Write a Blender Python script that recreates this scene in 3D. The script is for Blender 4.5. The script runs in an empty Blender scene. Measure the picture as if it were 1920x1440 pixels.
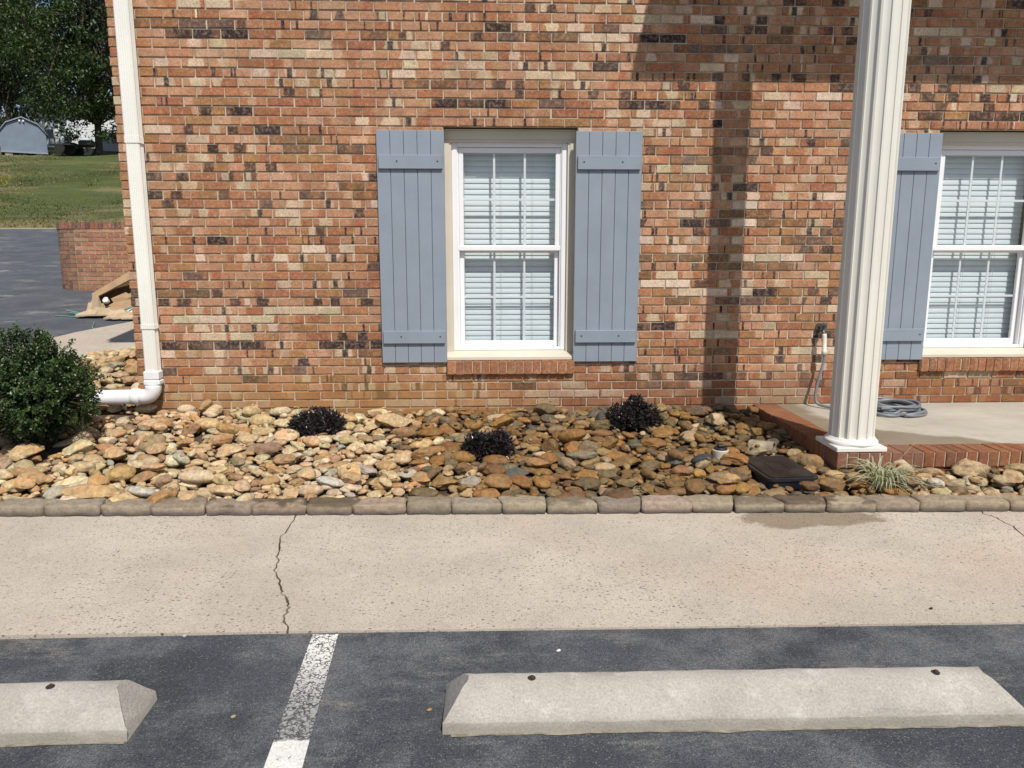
import bpy, math, random
import numpy as np
from math import sin, cos, pi, radians, sqrt
random.seed(7)
RNG = np.random.default_rng(11)
sc = bpy.context.scene
col = sc.collection

# ------------------------------------------------------------------ camera, sky, sun, exposure
CAM = np.array([0.0, -6.087, 1.47])
FPX, PITCH, YAW = 1442.0, radians(10.11), radians(2.327)
cd = bpy.data.cameras.new('camera')
cd.sensor_width = 36.0
cd.lens = 36.0 * FPX / 1920.0
cd.clip_start = 0.05
cd.clip_end = 2000
co = bpy.data.objects.new('camera', cd)
co.location = CAM
co.rotation_euler = (pi / 2 - PITCH, 0, -YAW)
col.objects.link(co)
sc.camera = co

SUN = np.array([0.317, -1.0, 1.40])
SUN = SUN / np.linalg.norm(SUN)
elev = math.asin(SUN[2])
azim = math.atan2(SUN[0], SUN[1])
w = bpy.data.worlds.new('World')
sc.world = w
w.use_nodes = True
nt = w.node_tree
sky = nt.nodes.new('ShaderNodeTexSky')
sky.sky_type = 'NISHITA'
sky.sun_disc = False
sky.sun_elevation = elev
sky.sun_rotation = azim
bg = nt.nodes['Background']
bg.inputs['Strength'].default_value = 0.10
nt.links.new(sky.outputs[0], bg.inputs[0])
sl = bpy.data.lights.new('sun', 'SUN')
sl.energy = 4.45
sl.angle = radians(0.53)
sl.color = (1.0, 0.955, 0.88)
so = bpy.data.objects.new('sun', sl)
so.location = (4, -12, 16)
from mathutils import Vector, Matrix, Euler, noise as mnoise
so.rotation_euler = Vector(-SUN).to_track_quat('-Z', 'Y').to_euler()
col.objects.link(so)
sc.view_settings.view_transform = 'Standard'
sc.view_settings.look = 'None'
sc.view_settings.gamma = 1.0
sc.view_settings.exposure = 0.0

_f = np.array([cos(PITCH) * sin(YAW), cos(PITCH) * cos(YAW), -sin(PITCH)])
_r = np.array([cos(YAW), -sin(YAW), 0.0])
_u = np.cross(_r, _f)


def on_z(x, y, z):
    d = _f * FPX + (x - 960) * _r - (y - 720) * _u
    return CAM + d * ((z - CAM[2]) / d[2])


def on_y(x, y, Y):
    d = _f * FPX + (x - 960) * _r - (y - 720) * _u
    return CAM + d * ((Y - CAM[1]) / d[1])


# ------------------------------------------------------------------ helpers
WL = {}


def tag(o, label=None, cat=None, group=None, kind=None):
    if label: o['label'] = label
    if cat: o['category'] = cat
    if group: o['group'] = group
    if kind: o['kind'] = kind
    return o


def empty(name, loc, parent=None, **k):
    o = bpy.data.objects.new(name, None)
    o.empty_display_size = 0.1
    P = WL[parent.name] if parent else np.zeros(3)
    o.location = np.array(loc, float) - P
    o.parent = parent
    col.objects.link(o)
    WL[o.name] = np.array(loc, float)
    return tag(o, **k)


def mk(name, verts, faces, mat, parent=None, attrs=None, smooth=False, origin=None, **k):
    if 'category' in k: k['cat'] = k.pop('category')
    v = np.asarray(verts, float).reshape(-1, 3)
    if origin is None:
        origin = (v.min(0) + v.max(0)) / 2
        origin[2] = v[:, 2].min()
    origin = np.asarray(origin, float)
    me = bpy.data.meshes.new(name)
    if isinstance(faces, np.ndarray):
        faces = faces.tolist()
    me.from_pydata((v - origin).tolist(), [], faces)
    if attrs:
        for an, av in attrs.items():
            a = me.attributes.new(an, 'FLOAT_COLOR', 'POINT')
            a.data.foreach_set('color', np.asarray(av, np.float32).reshape(-1))
    if smooth:
        me.polygons.foreach_set('use_smooth', [True] * len(me.polygons))
    me.update()
    if mat: me.materials.append(mat)
    o = bpy.data.objects.new(name, me)
    P = WL[parent.name] if parent else np.zeros(3)
    o.location = origin - P
    o.parent = parent
    col.objects.link(o)
    WL[o.name] = origin
    return tag(o, **k)


class MB:
    def __init__(s):
        s.v, s.f = [], []

    def add(s, v, f):
        b = len(s.v)
        s.v += [tuple(p) for p in v]
        s.f += [tuple(i + b for i in q) for q in f]
        return s

    def box(s, x0, x1, y0, y1, z0, z1, bev=0.0):
        if bev <= 0:
            v = [(x, y, z) for x in (x0, x1) for y in (y0, y1) for z in (z0, z1)]
            f = [(0, 1, 3, 2), (4, 6, 7, 5), (0, 4, 5, 1), (2, 3, 7, 6), (0, 2, 6, 4), (1, 5, 7, 3)]
            return s.add(v, f)
        b = bev
        X, Y, Z = (x0, x1), (y0, y1), (z0, z1)
        idx, v = {}, []
        for i in (0, 1):
            for j in (0, 1):
                for k in (0, 1):
                    sx, sy, sz = 1 - 2 * i, 1 - 2 * j, 1 - 2 * k
                    for a in range(3):
                        p = [X[i] + (0 if a == 0 else sx * b), Y[j] + (0 if a == 1 else sy * b), Z[k] + (0 if a == 2 else sz * b)]
                        idx[i, j, k, a] = len(v)
                        v.append(p)
        f = []
        for a in range(3):
            for s0 in (0, 1):
                q = []
                for (m, n) in ((0, 0), (1, 0), (1, 1), (0, 1)):
                    t = [0, 0, 0]
                    t[a] = s0
                    t[(a + 1) % 3] = m
                    t[(a + 2) % 3] = n
                    q.append(idx[t[0], t[1], t[2], a])
                f.append(tuple(q if s0 else q[::-1]))
        for a in range(3):
            b1, b2 = (a + 1) % 3, (a + 2) % 3
            for m in (0, 1):
                for n in (0, 1):
                    t0, t1 = [0] * 3, [0] * 3
                    t0[b1] = t1[b1] = m
                    t0[b2] = t1[b2] = n
                    t0[a], t1[a] = 0, 1
                    q = [idx[t0[0], t0[1], t0[2], b1], idx[t1[0], t1[1], t1[2], b1], idx[t1[0], t1[1], t1[2], b2], idx[t0[0], t0[1], t0[2], b2]]
                    f.append(tuple(q))
        for i in (0, 1):
            for j in (0, 1):
                for k in (0, 1):
                    f.append((idx[i, j, k, 0], idx[i, j, k, 1], idx[i, j, k, 2]))
        return s.add(v, f)

    def prism(s, poly, y0, y1, axis=1):
        n = len(poly)
        def P(a, b, t):
            return (a, t, b) if axis == 1 else ((t, a, b) if axis == 0 else (a, b, t))
        v = [P(a, b, y0) for a, b in poly] + [P(a, b, y1) for a, b in poly]
        f = [tuple(range(n)), tuple(range(2 * n - 1, n - 1, -1))]
        f += [(i, i + n, (i + 1) % n + n, (i + 1) % n) for i in range(n)]
        return s.add(v, f)

    def cyl(s, p0, p1, r0, r1=None, n=16, caps=True):
        r1 = r0 if r1 is None else r1
        p0, p1 = np.array(p0, float), np.array(p1, float)
        d = p1 - p0
        d = d / np.linalg.norm(d)
        a = np.cross(d, [0, 0, 1.0])
        if np.linalg.norm(a) < 1e-3: a = np.array([1.0, 0, 0])
        a = a / np.linalg.norm(a)
        b = np.cross(d, a)
        v = [p + r * (cos(t) * a + sin(t) * b) for p, r in ((p0, r0), (p1, r1)) for t in np.linspace(0, 2 * pi, n, endpoint=False)]
        f = [(i, (i + 1) % n, (i + 1) % n + n, i + n) for i in range(n)]
        if caps: f += [tuple(range(n - 1, -1, -1)), tuple(range(n, 2 * n))]
        return s.add(v, f)

    def tube(s, pts, r, n=10, caps=True):
        P = np.array(pts, float)
        T = np.gradient(P, axis=0)
        T /= np.linalg.norm(T, axis=1)[:, None]
        a = np.cross(T[0], [0, 0, 1.0])
        if np.linalg.norm(a) < 1e-3: a = np.cross(T[0], [0, 1.0, 0])
        a /= np.linalg.norm(a)
        R = r if hasattr(r, '__len__') else [r] * len(P)
        v = []
        for i in range(len(P)):
            a = a - T[i] * (a @ T[i])
            a /= np.linalg.norm(a)
            b = np.cross(T[i], a)
            v += [P[i] + R[i] * (cos(t) * a + sin(t) * b) for t in np.linspace(0, 2 * pi, n, endpoint=False)]
        f = [(i * n + j, i * n + (j + 1) % n, (i + 1) * n + (j + 1) % n, (i + 1) * n + j) for i in range(len(P) - 1) for j in range(n)]
        if caps: f += [tuple(range(n - 1, -1, -1)), tuple(range((len(P) - 1) * n, len(P) * n))]
        return s.add(v, f)

    def lathe(s, prof, c, n=32):
        v = [(c[0] + r * cos(t), c[1] + r * sin(t), z) for r, z in prof for t in np.linspace(0, 2 * pi, n, endpoint=False)]
        m = len(prof)
        f = [(i * n + j, i * n + (j + 1) % n, (i + 1) * n + (j + 1) % n, (i + 1) * n + j) for i in range(m - 1) for j in range(n)]
        f += [tuple(range(n - 1, -1, -1)), tuple(range((m - 1) * n, m * n))]
        return s.add(v, f)

    def build(s, name, mat, parent=None, **k):
        return mk(name, s.v, s.f, mat, parent, **k)


def spline(pts, n=8):
    P = [np.array(p, float) for p in pts]
    P = [2 * P[0] - P[1]] + P + [2 * P[-1] - P[-2]]
    o = []
    for i in range(1, len(P) - 2):
        for t in np.linspace(0, 1, n, endpoint=False):
            a, b, c, d = P[i - 1:i + 3]
            o.append(.5 * (2 * b + (c - a) * t + (2 * a - 5 * b + 4 * c - d) * t * t + (3 * b - a - 3 * c + d) * t ** 3))
    o.append(P[-2])
    return o


# ------------------------------------------------------------------ material tools
class NT:
    def __init__(s, name):
        s.m = bpy.data.materials.new(name)
        s.m.use_nodes = True
        s.t = s.m.node_tree
        s.p = s.t.nodes['Principled BSDF']
        s.out = s.t.nodes['Material Output']
        s.pos = s.n('ShaderNodeNewGeometry').outputs['Position']

    def n(s, ty, **k):
        o = s.t.nodes.new(ty)
        for a, b in k.items(): setattr(o, a, b)
        return o

    def l(s, a, b):
        s.t.links.new(a, b)

    def put(s, sock, v):
        if hasattr(v, 'is_linked'):
            s.l(v, sock)
        else:
            try:
                sock.default_value = v
            except Exception:
                sock.default_value = (*v, 1.0)

    def math(s, op, a, b=0.0, c=None, clamp=False):
        o = s.n('ShaderNodeMath', operation=op, use_clamp=clamp)
        s.put(o.inputs[0], a)
        s.put(o.inputs[1], b)
        if c is not None: s.put(o.inputs[2], c)
        return o.outputs[0]

    def vmath(s, op, a, b):
        o = s.n('ShaderNodeVectorMath', operation=op)
        s.put(o.inputs[0], a)
        s.put(o.inputs[1], b)
        return o.outputs[0]

    def noise(s, scale, detail=4, rough=.55, vec=None, out=0, stretch=None):
        v = vec if vec is not None else s.pos
        if stretch: v = s.vmath('MULTIPLY', v, stretch)
        o = s.n('ShaderNodeTexNoise')
        s.l(v, o.inputs['Vector'])
        o.inputs['Scale'].default_value = scale
        o.inputs['Detail'].default_value = detail
        o.inputs['Roughness'].default_value = rough
        return o.outputs[out]

    def voro(s, scale, vec=None, feature='F1', out='Distance', rnd=1.0):
        o = s.n('ShaderNodeTexVoronoi', feature=feature)
        s.l(vec if vec is not None else s.pos, o.inputs['Vector'])
        o.inputs['Scale'].default_value = scale
        o.inputs['Randomness'].default_value = rnd
        return o.outputs[out]

    def ramp(s, x, a, b, lo=0.0, hi=1.0, smooth=True):
        o = s.n('ShaderNodeMapRange', interpolation_type='SMOOTHSTEP' if smooth else 'LINEAR')
        s.put(o.inputs['Value'], x)
        s.put(o.inputs['From Min'], a)
        s.put(o.inputs['From Max'], b)
        s.put(o.inputs['To Min'], lo)
        s.put(o.inputs['To Max'], hi)
        return o.outputs[0]

    def mix(s, f, a, b, mode='MIX'):
        o = s.n('ShaderNodeMix', data_type='RGBA', blend_type=mode)
        s.put(o.inputs[0], f)
        s.put(o.inputs[6], a if hasattr(a, 'is_linked') else (*a[:3], 1))
        s.put(o.inputs[7], b if hasattr(b, 'is_linked') else (*b[:3], 1))
        return o.outputs[2]

    def gray(s, x):
        o = s.n('ShaderNodeCombineColor')
        for i in range(3): s.l(x, o.inputs[i])
        return o.outputs[0]

    def attr(s, name, ty='GEOMETRY'):
        return s.n('ShaderNodeAttribute', attribute_name=name, attribute_type=ty)

    def bump(s, h, strength=.3, dist=.005, normal=None):
        o = s.n('ShaderNodeBump')
        s.l(h, o.inputs['Height'])
        o.inputs['Strength'].default_value = strength
        o.inputs['Distance'].default_value = dist
        if normal is not None: s.l(normal, o.inputs['Normal'])
        return o.outputs[0]

    def done(s, color=None, rough=None, normal=None, spec=None, metal=None):
        if color is not None: s.put(s.p.inputs['Base Color'], color if hasattr(color, 'is_linked') else (*color[:3], 1))
        if rough is not None: s.put(s.p.inputs['Roughness'], rough)
        if normal is not None: s.l(normal, s.p.inputs['Normal'])
        if spec is not None: s.put(s.p.inputs['Specular IOR Level'], spec)
        if metal is not None: s.put(s.p.inputs['Metallic'], metal)
        return s.m


def vary(t, c, scale, amt, detail=5):
    n = t.noise(scale, detail, .6)
    return t.mix(t.ramp(n, .3, .7), [x * (1 - amt) for x in c], [min(1, x * (1 + amt)) for x in c])


def simple(name, c, rough=.5, scale=6, amt=.12, bump=0.0, bscale=120, dist=.002, spec=None, metal=None, grime=0.0):
    t = NT(name)
    k = vary(t, c, scale, amt)
    if grime:
        g = t.ramp(t.noise(2.3, 6, .65, stretch=(1.5, 1.5, .5)), .45, .75)
        k = t.mix(t.math('MULTIPLY', g, grime), k, [x * .5 for x in (c[0], c[1] * .95, c[2] * .85)])
    nr = t.bump(t.noise(bscale, 3), bump, dist) if bump else None
    return t.done(k, rough, nr, spec, metal)


# brick: colours and flash marks ride on per-brick attributes
def brick_material():
    t = NT('brick')
    uv = t.attr('buv')
    sp = t.n('ShaderNodeSeparateColor')
    t.l(uv.outputs['Color'], sp.inputs[0])
    u, v, rnd = sp.outputs[0], sp.outputs[1], sp.outputs[2]
    c = t.attr('col').outputs['Color']
    wob = t.math('SUBTRACT', t.noise(38, 5, .7), .5)
    for k in 'ab':
        pa = t.attr('p' + k)
        ps = t.n('ShaderNodeSeparateColor')
        t.l(pa.outputs['Color'], ps.inputs[0])
        ca = t.attr('c' + k)
        d = t.math('ABSOLUTE', t.math('SUBTRACT', u, ps.outputs[0]))
        hw = t.math('ADD', ps.outputs[1], t.math('MULTIPLY', t.math('SUBTRACT', v, .5), t.math('SUBTRACT', ps.outputs[2], .5)))
        d = t.math('ADD', t.math('SUBTRACT', d, hw), t.math('MULTIPLY', wob, t.math('MINIMUM', t.math('MULTIPLY', ps.outputs[1], 1.1), .26)))
        soft = pa.outputs['Alpha']
        m = t.ramp(d, t.math('MULTIPLY', soft, -1.0), soft, 1, 0)
        m = t.math('MULTIPLY', m, ca.outputs['Alpha'])
        c = t.mix(m, c, ca.outputs['Color'])
    # skin of the brick: pinkish bloom, dark pits
    n1 = t.noise(34, 6, .78)
    c = t.mix(t.ramp(n1, .46, .62, 0, .62), c, t.mix(.5, c, (.62, .39, .25)))
    n4 = t.noise(30, 5, .75, vec=t.vmath('ADD', t.pos, (5, 2, 8)))
    c = t.mix(t.ramp(n4, .52, .66, 0, .6), c, t.mix(1.0, c, (.62, .46, .40), 'MULTIPLY'))
    n5 = t.noise(78, 4, .7)
    c = t.mix(1.0, c, t.gray(t.ramp(n5, .3, .7, .74, 1.22)), 'MULTIPLY')
    n2 = t.noise(9, 4, .6)
    c = t.mix(1.0, c, t.gray(t.ramp(n2, .25, .75, .82, 1.15)), 'MULTIPLY')
    pit = t.noise(150, 3, .6)
    c = t.mix(t.ramp(pit, .62, .72, 0, .55), c, t.mix(.75, c, (.03, .02, .015)))
    big = t.noise(1.3, 5, .65)
    c = t.mix(t.ramp(big, .50, .72, 0, .22), c, (.50, .40, .30))
    c = t.mix(1.0, c, t.gray(t.ramp(t.noise(.9, 4, .6, vec=t.vmath('ADD', t.pos, (7, 1, 3))), .3, .7, .87, 1.08)), 'MULTIPLY')
    # mud splashed up from the stones on the lowest courses
    sx = t.n('ShaderNodeSeparateXYZ')
    t.l(t.pos, sx.inputs[0])
    zz = t.math('ADD', sx.outputs[2], t.math('MULTIPLY', t.math('SUBTRACT', t.noise(2.2, 5, .65), .5), .35))
    mud = t.ramp(zz, .26, .58, .9, 0)
    wet = t.ramp(t.math('ADD', sx.outputs[0], t.math('MULTIPLY', t.noise(1.5, 3), .6)), .1, 1.2)
    c = t.mix(mud, c, t.mix(wet, t.mix(.62, c, (.33, .18, .06)), t.mix(.62, c, (.17, .055, .018))))
    h = t.math('ADD', t.noise(60, 6, .7), t.math('MULTIPLY', t.noise(220, 3), .5))
    return t.done(c, .86, t.bump(h, .55, .004), .25)


M = {}
M['brick'] = brick_material()
t = NT('mortar')
cc = vary(t, (.46, .385, .285), 7, .32)
M['mortar'] = t.done(cc, .95, t.bump(t.noise(260, 4, .7), .6, .003), .1)

t = NT('side_brick')
bt = t.n('ShaderNodeTexBrick')
tc = t.n('ShaderNodeTexCoord')
sw = t.n('ShaderNodeSeparateXYZ')
t.l(t.pos, sw.inputs[0])
cx = t.n('ShaderNodeCombineXYZ')
t.l(sw.outputs[1], cx.inputs[0])
t.l(sw.outputs[2], cx.inputs[1])
t.l(cx.outputs[0], bt.inputs['Vector'])
bt.inputs['Scale'].default_value = 1
bt.inputs['Brick Width'].default_value = .2032
bt.inputs['Row Height'].default_value = .0677
bt.inputs['Mortar Size'].default_value = .005
bt.inputs['Color1'].default_value = (.36, .15, .08, 1)
bt.inputs['Color2'].default_value = (.30, .11, .06, 1)
bt.inputs['Mortar'].default_value = (.42, .345, .255, 1)
M['side_brick'] = t.done(bt.outputs['Color'], .9)

# walk: washed aggregate concrete with specks, stains and one damp patch
WETP = on_z(1515, 971, .009)
t = NT('walk_concrete')
k = vary(t, (.50, .435, .355), 1.4, .10)
k = t.mix(t.ramp(t.noise(5, 6, .7), .45, .75, 0, .35), k, (.37, .32, .26))
k = t.mix(t.ramp(t.noise(.9, 3, .5), .5, .7, 0, .4), k, (.52, .40, .31))
fine = t.noise(170, 4, .8)
k = t.mix(1.0, k, t.gray(t.ramp(fine, .32, .68, .74, 1.19)), 'MULTIPLY')
vo = t.n('ShaderNodeTexVoronoi')
t.l(t.vmath('MULTIPLY', t.pos, (1, 1.5, 1)), vo.inputs['Vector'])
vo.inputs['Scale'].default_value = 48
pick = t.n('ShaderNodeSeparateColor')
t.l(vo.outputs['Color'], pick.inputs[0])
dens = t.ramp(t.noise(1.5, 5, .7), .42, .62, .95, .58)
spk = t.math('MULTIPLY', t.math('GREATER_THAN', pick.outputs[0], dens), t.ramp(vo.outputs['Distance'], .22, .36, 1, 0))
tone = t.mix(pick.outputs[1], (.10, .085, .07), (.33, .27, .20))
k = t.mix(t.math('MULTIPLY', spk, .9), k, tone)
vo2 = t.n('ShaderNodeTexVoronoi')
t.l(t.pos, vo2.inputs['Vector'])
vo2.inputs['Scale'].default_value = 95
p2 = t.n('ShaderNodeSeparateColor')
t.l(vo2.outputs['Color'], p2.inputs[0])
s2 = t.math('MULTIPLY', t.math('GREATER_THAN', p2.outputs[0], .78), t.ramp(vo2.outputs['Distance'], .25, .42, 1, 0))
k = t.mix(t.math('MULTIPLY', s2, .75), k, (.22, .18, .14))
dv = t.vmath('MULTIPLY', t.vmath('SUBTRACT', t.pos, tuple(WETP)), (1.75, 4.7, 0))
ln = t.n('ShaderNodeVectorMath', operation='LENGTH')
t.l(dv, ln.inputs[0])
wt = t.ramp(t.math('ADD', ln.outputs['Value'], t.math('MULTIPLY', t.math('SUBTRACT', t.noise(6, 6, .65), .5), 1.1)), .62, .80, 1, 0)
k = t.mix(t.math('MULTIPLY', wt, .85), k, t.mix(1.0, k, (.52, .47, .40), 'MULTIPLY'))
hh = t.math('ADD', fine, t.math('MULTIPLY', spk, -1.2))
M['walk'] = t.done(k, t.ramp(wt, 0, 1, .92, .6), t.bump(hh, .5, .004), .2)

t = NT('porch_concrete')
k = vary(t, (.45, .41, .34), 1.8, .12)
k = t.mix(t.ramp(t.noise(4, 6, .7, stretch=(1, 2.5, 1)), .48, .7, 0, .4), k, (.34, .29, .22))
k = t.mix(1.0, k, t.gray(t.ramp(t.noise(240, 3, .7), .3, .7, .88, 1.1)), 'MULTIPLY')
sx = t.n('ShaderNodeSeparateXYZ')
t.l(t.pos, sx.inputs[0])
# damp floor: left end and along the front edge
wob = t.math('MULTIPLY', t.math('SUBTRACT', t.noise(3.5, 4), .5), .35)
a = t.ramp(t.math('ADD', sx.outputs[0], wob), 2.52, 2.66, 1, 0)
b = t.ramp(t.math('ADD', t.math('ADD', sx.outputs[1], t.math('MULTIPLY', sx.outputs[0], .62)), wob), .80, .90, 1, 0)
wt = t.math('MAXIMUM', a, b)
k = t.mix(t.math('MULTIPLY', wt, .9), k, t.mix(1.0, k, (.50, .44, .36), 'MULTIPLY'))
M['porch'] = t.done(k, t.ramp(wt, 0, 1, .85, .55), t.bump(t.noise(160, 4), .3, .003), .25)

t = NT('asphalt')
k = vary(t, (.056, .061, .070), 1.1, .25)
k = t.mix(t.ramp(t.noise(2.4, 7, .72), .42, .66, 0, .8), k, (.145, .147, .150))
k = t.mix(t.ramp(t.noise(3.1, 7, .75, stretch=(.5, 1.4, 1)), .53, .70, 0, .7), k, (.21, .20, .175))
gr = t.noise(190, 4, .85)
k = t.mix(1.0, k, t.gray(t.ramp(gr, .34, .70, .42, 2.0)), 'MULTIPLY')
g2 = t.noise(75, 5, .85)
k = t.mix(1.0, k, t.gray(t.ramp(g2, .36, .68, .68, 1.42)), 'MULTIPLY')
stk = t.ramp(t.noise(26, 6, .8, stretch=(1, .6, 1)), .58, .72)
k = t.mix(t.math('MULTIPLY', stk, t.ramp(t.noise(1.9, 4, .6), .42, .6, .1, .7)), k, (.24, .23, .20))
vo = t.n('ShaderNodeTexVoronoi')
t.l(t.pos, vo.inputs['Vector'])
vo.inputs['Scale'].default_value = 120
pk = t.n('ShaderNodeSeparateColor')
t.l(vo.outputs['Color'], pk.inputs[0])
sp1 = t.math('MULTIPLY', t.math('GREATER_THAN', pk.outputs[0], t.ramp(t.noise(2, 4), .35, .65, .93, .72)), t.ramp(vo.outputs['Distance'], .2, .38, 1, 0))
k = t.mix(t.math('MULTIPLY', sp1, .8), k, (.26, .25, .21))
vo3 = t.n('ShaderNodeTexVoronoi')
t.l(t.pos, vo3.inputs['Vector'])
vo3.inputs['Scale'].default_value = 23
pk3 = t.n('ShaderNodeSeparateColor')
t.l(vo3.outputs['Color'], pk3.inputs[0])
sp3 = t.math('MULTIPLY', t.math('GREATER_THAN', pk3.outputs[0], .92), t.ramp(vo3.outputs['Distance'], .06, .10, 1, 0))
k = t.mix(t.math('MULTIPLY', sp3, .8), k, (.30, .25, .17))
# pale scuffs on the drive beside the house
sx = t.n('ShaderNodeSeparateXYZ')
t.l(t.pos, sx.inputs[0])
far = t.ramp(sx.outputs[1], 1.0, 4.0)
sc1 = t.math('MULTIPLY', t.ramp(t.noise(1.3, 8, .78, stretch=(.6, 1.0, 1)), .55, .68), far)
k = t.mix(t.math('MULTIPLY', far, .5), k, (.10, .108, .125))
k = t.mix(t.math('MULTIPLY', sc1, .8), k, (.34, .32, .26))
M['asphalt'] = t.done(k, .82, t.bump(t.math('ADD', gr, t.math('MULTIPLY', sp1, .6)), .7, .005), .3)

t = NT('line_paint')
vz = t.voro(75, feature='DISTANCE_TO_EDGE')
cr = t.ramp(vz, .05, .13)
sx = t.n('ShaderNodeSeparateXYZ')
t.l(t.pos, sx.inputs[0])
wear = t.ramp(t.math('ADD', sx.outputs[1], t.math('MULTIPLY', t.math('SUBTRACT', t.noise(5, 3), .5), .15)), -3.93, -3.35, .50, .64)
flk = t.ramp(t.noise(85, 5, .75), t.math('SUBTRACT', 1.0, t.math('ADD', wear, .08)), t.math('SUBTRACT', 1.06, wear))
solid = t.ramp(t.math('ADD', sx.outputs[1], t.math('MULTIPLY', t.math('SUBTRACT', t.noise(22, 4), .5), .03)), -3.974, -3.960, 1, 0)
mk1 = t.math('MULTIPLY', t.ramp(t.math('ADD', wear, t.math('SUBTRACT', t.noise(60, 5, .8), .5)), .42, .52), t.math('MAXIMUM', cr, t.ramp(t.noise(40, 2), .5, .6)))
mk2 = t.math('MULTIPLY', t.ramp(t.noise(34, 6, .8), .33, .42), t.ramp(vz, .0, .035, .55, 1))
ms = t.math('MAXIMUM', mk1, t.math('MULTIPLY', solid, mk2))
pc = t.mix(t.noise(18, 4), (.62, .60, .54), (.82, .80, .76))
pc = t.mix(t.math('MULTIPLY', t.ramp(sx.outputs[1], -3.85, -3.4, .72, 0), t.math('SUBTRACT', 1.0, solid)), pc, (.20, .20, .19))
k = t.mix(ms, (.07, .072, .075), pc)
M['paint'] = t.done(k, .75, t.bump(ms, .5, .003), .3)

t = NT('stop_concrete')
k = vary(t, (.41, .375, .33), 3.5, .10)
k = t.mix(t.ramp(t.noise(9, 7, .75), .5, .7, 0, .75), k, (.56, .525, .475))
k = t.mix(t.ramp(t.noise(3, 4), .5, .7, 0, .55), k, (.33, .305, .265))
k = t.mix(1.0, k, t.gray(t.ramp(t.noise(130, 5, .8), .32, .68, .80, 1.16)), 'MULTIPLY')
sx = t.n('ShaderNodeSeparateXYZ')
t.l(t.pos, sx.inputs[0])
dirt = t.ramp(t.math('ADD', sx.outputs[2], t.math('MULTIPLY', t.math('SUBTRACT', t.noise(14, 4), .5), .03)), .01, .055, .55, 0)
k = t.mix(dirt, k, (.22, .20, .155))
holes = t.ramp(t.voro(42), .05, .09, 1, 0)
scf = t.math('MULTIPLY', t.ramp(t.noise(3.2, 6, .75, stretch=(.5, 1, 2.5)), .56, .68), .35)
k = t.mix(scf, k, (.16, .15, .135))
k = t.mix(t.math('MULTIPLY', holes, .6), k, (.15, .135, .11))
M['stop'] = t.done(k, .9, t.bump(t.math('SUBTRACT', t.noise(110, 5, .7), holes), .6, .005), .2)


def rock_material(name, use_obj):
    t = NT(name)
    if use_obj:
        oi = t.n('ShaderNodeObjectInfo')
        c, al, rn = oi.outputs['Color'], oi.outputs['Alpha'], oi.outputs['Random']
        vec = t.vmath('ADD', t.pos, t.vmath('MULTIPLY', t.gray(rn), (7.1, 3.7, 5.3)))
    else:
        a = t.attr('col')
        c, al = a.outputs['Color'], a.outputs['Alpha']
        vec = t.pos
    n1 = t.noise(30, 7, .72, vec=vec)
    k = t.mix(1.0, c, t.gray(t.ramp(n1, .28, .72, .58, 1.38)), 'MULTIPLY')
    n2 = t.noise(9, 5, .7, vec=vec)
    k = t.mix(t.ramp(n2, .50, .68, 0, .55), k, t.mix(1.0, c, (1.25, .82, .50), 'MULTIPLY'))
    n3 = t.noise(13, 5, .7, vec=t.vmath('ADD', vec, (3, 9, 2)))
    k = t.mix(t.ramp(n3, .58, .72, 0, .5), k, t.mix(.5, c, (.50, .45, .36)))
    bands = t.n('ShaderNodeTexWave')
    t.l(vec, bands.inputs['Vector'])
    bands.inputs['Scale'].default_value = 9
    bands.inputs['Distortion'].default_value = 9
    bands.inputs['Detail'].default_value = 3
    k = t.mix(t.ramp(bands.outputs['Fac'], .6, 1, 0, .22), k, t.mix(1.0, c, (.6, .48, .38), 'MULTIPLY'))
    k = t.mix(t.ramp(t.noise(120, 4, .75, vec=vec), .54, .68, 0, .6), k, t.mix(1.0, c, (.45, .40, .34), 'MULTIPLY'))
    # alpha carries dampness
    h = t.math('ADD', t.math('MULTIPLY', n1, 1.3), t.math('MULTIPLY', t.noise(110, 5, .7, vec=vec), .5))
    return t.done(k, t.ramp(al, 0, 1, .88, .50, smooth=False), t.bump(h, .8, .010), .35)


M['rock_o'] = rock_material('river_stone', True)
M['rock_a'] = rock_material('river_stone_small', False)

t = NT('edging')
oi = t.n('ShaderNodeObjectInfo')
k = t.mix(1.0, oi.outputs['Color'], t.gray(t.ramp(t.noise(30, 6, .7), .25, .75, .7, 1.25)), 'MULTIPLY')
k = t.mix(t.ramp(t.noise(210, 3, .7), .55, .72, 0, .6), k, (.15, .12, .09))
sx = t.n('ShaderNodeSeparateXYZ')
t.l(t.pos, sx.inputs[0])
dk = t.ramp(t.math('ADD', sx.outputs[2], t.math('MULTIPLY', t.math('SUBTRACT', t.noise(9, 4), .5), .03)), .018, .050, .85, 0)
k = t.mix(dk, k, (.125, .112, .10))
wt = t.math('MULTIPLY', t.ramp(t.noise(5.5, 5, .6), .40, .50), oi.outputs['Alpha'])
wz = t.ramp(sx.outputs[2], .050, .066)
k = t.mix(t.math('MULTIPLY', t.math('MULTIPLY', wt, wz), .8), k, (.085, .06, .038))
M['edging'] = t.done(k, .92, t.bump(t.math('ADD', t.noise(70, 6, .75), t.math('MULTIPLY', t.noise(260, 2), .6)), .9, .010), .2)

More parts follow.
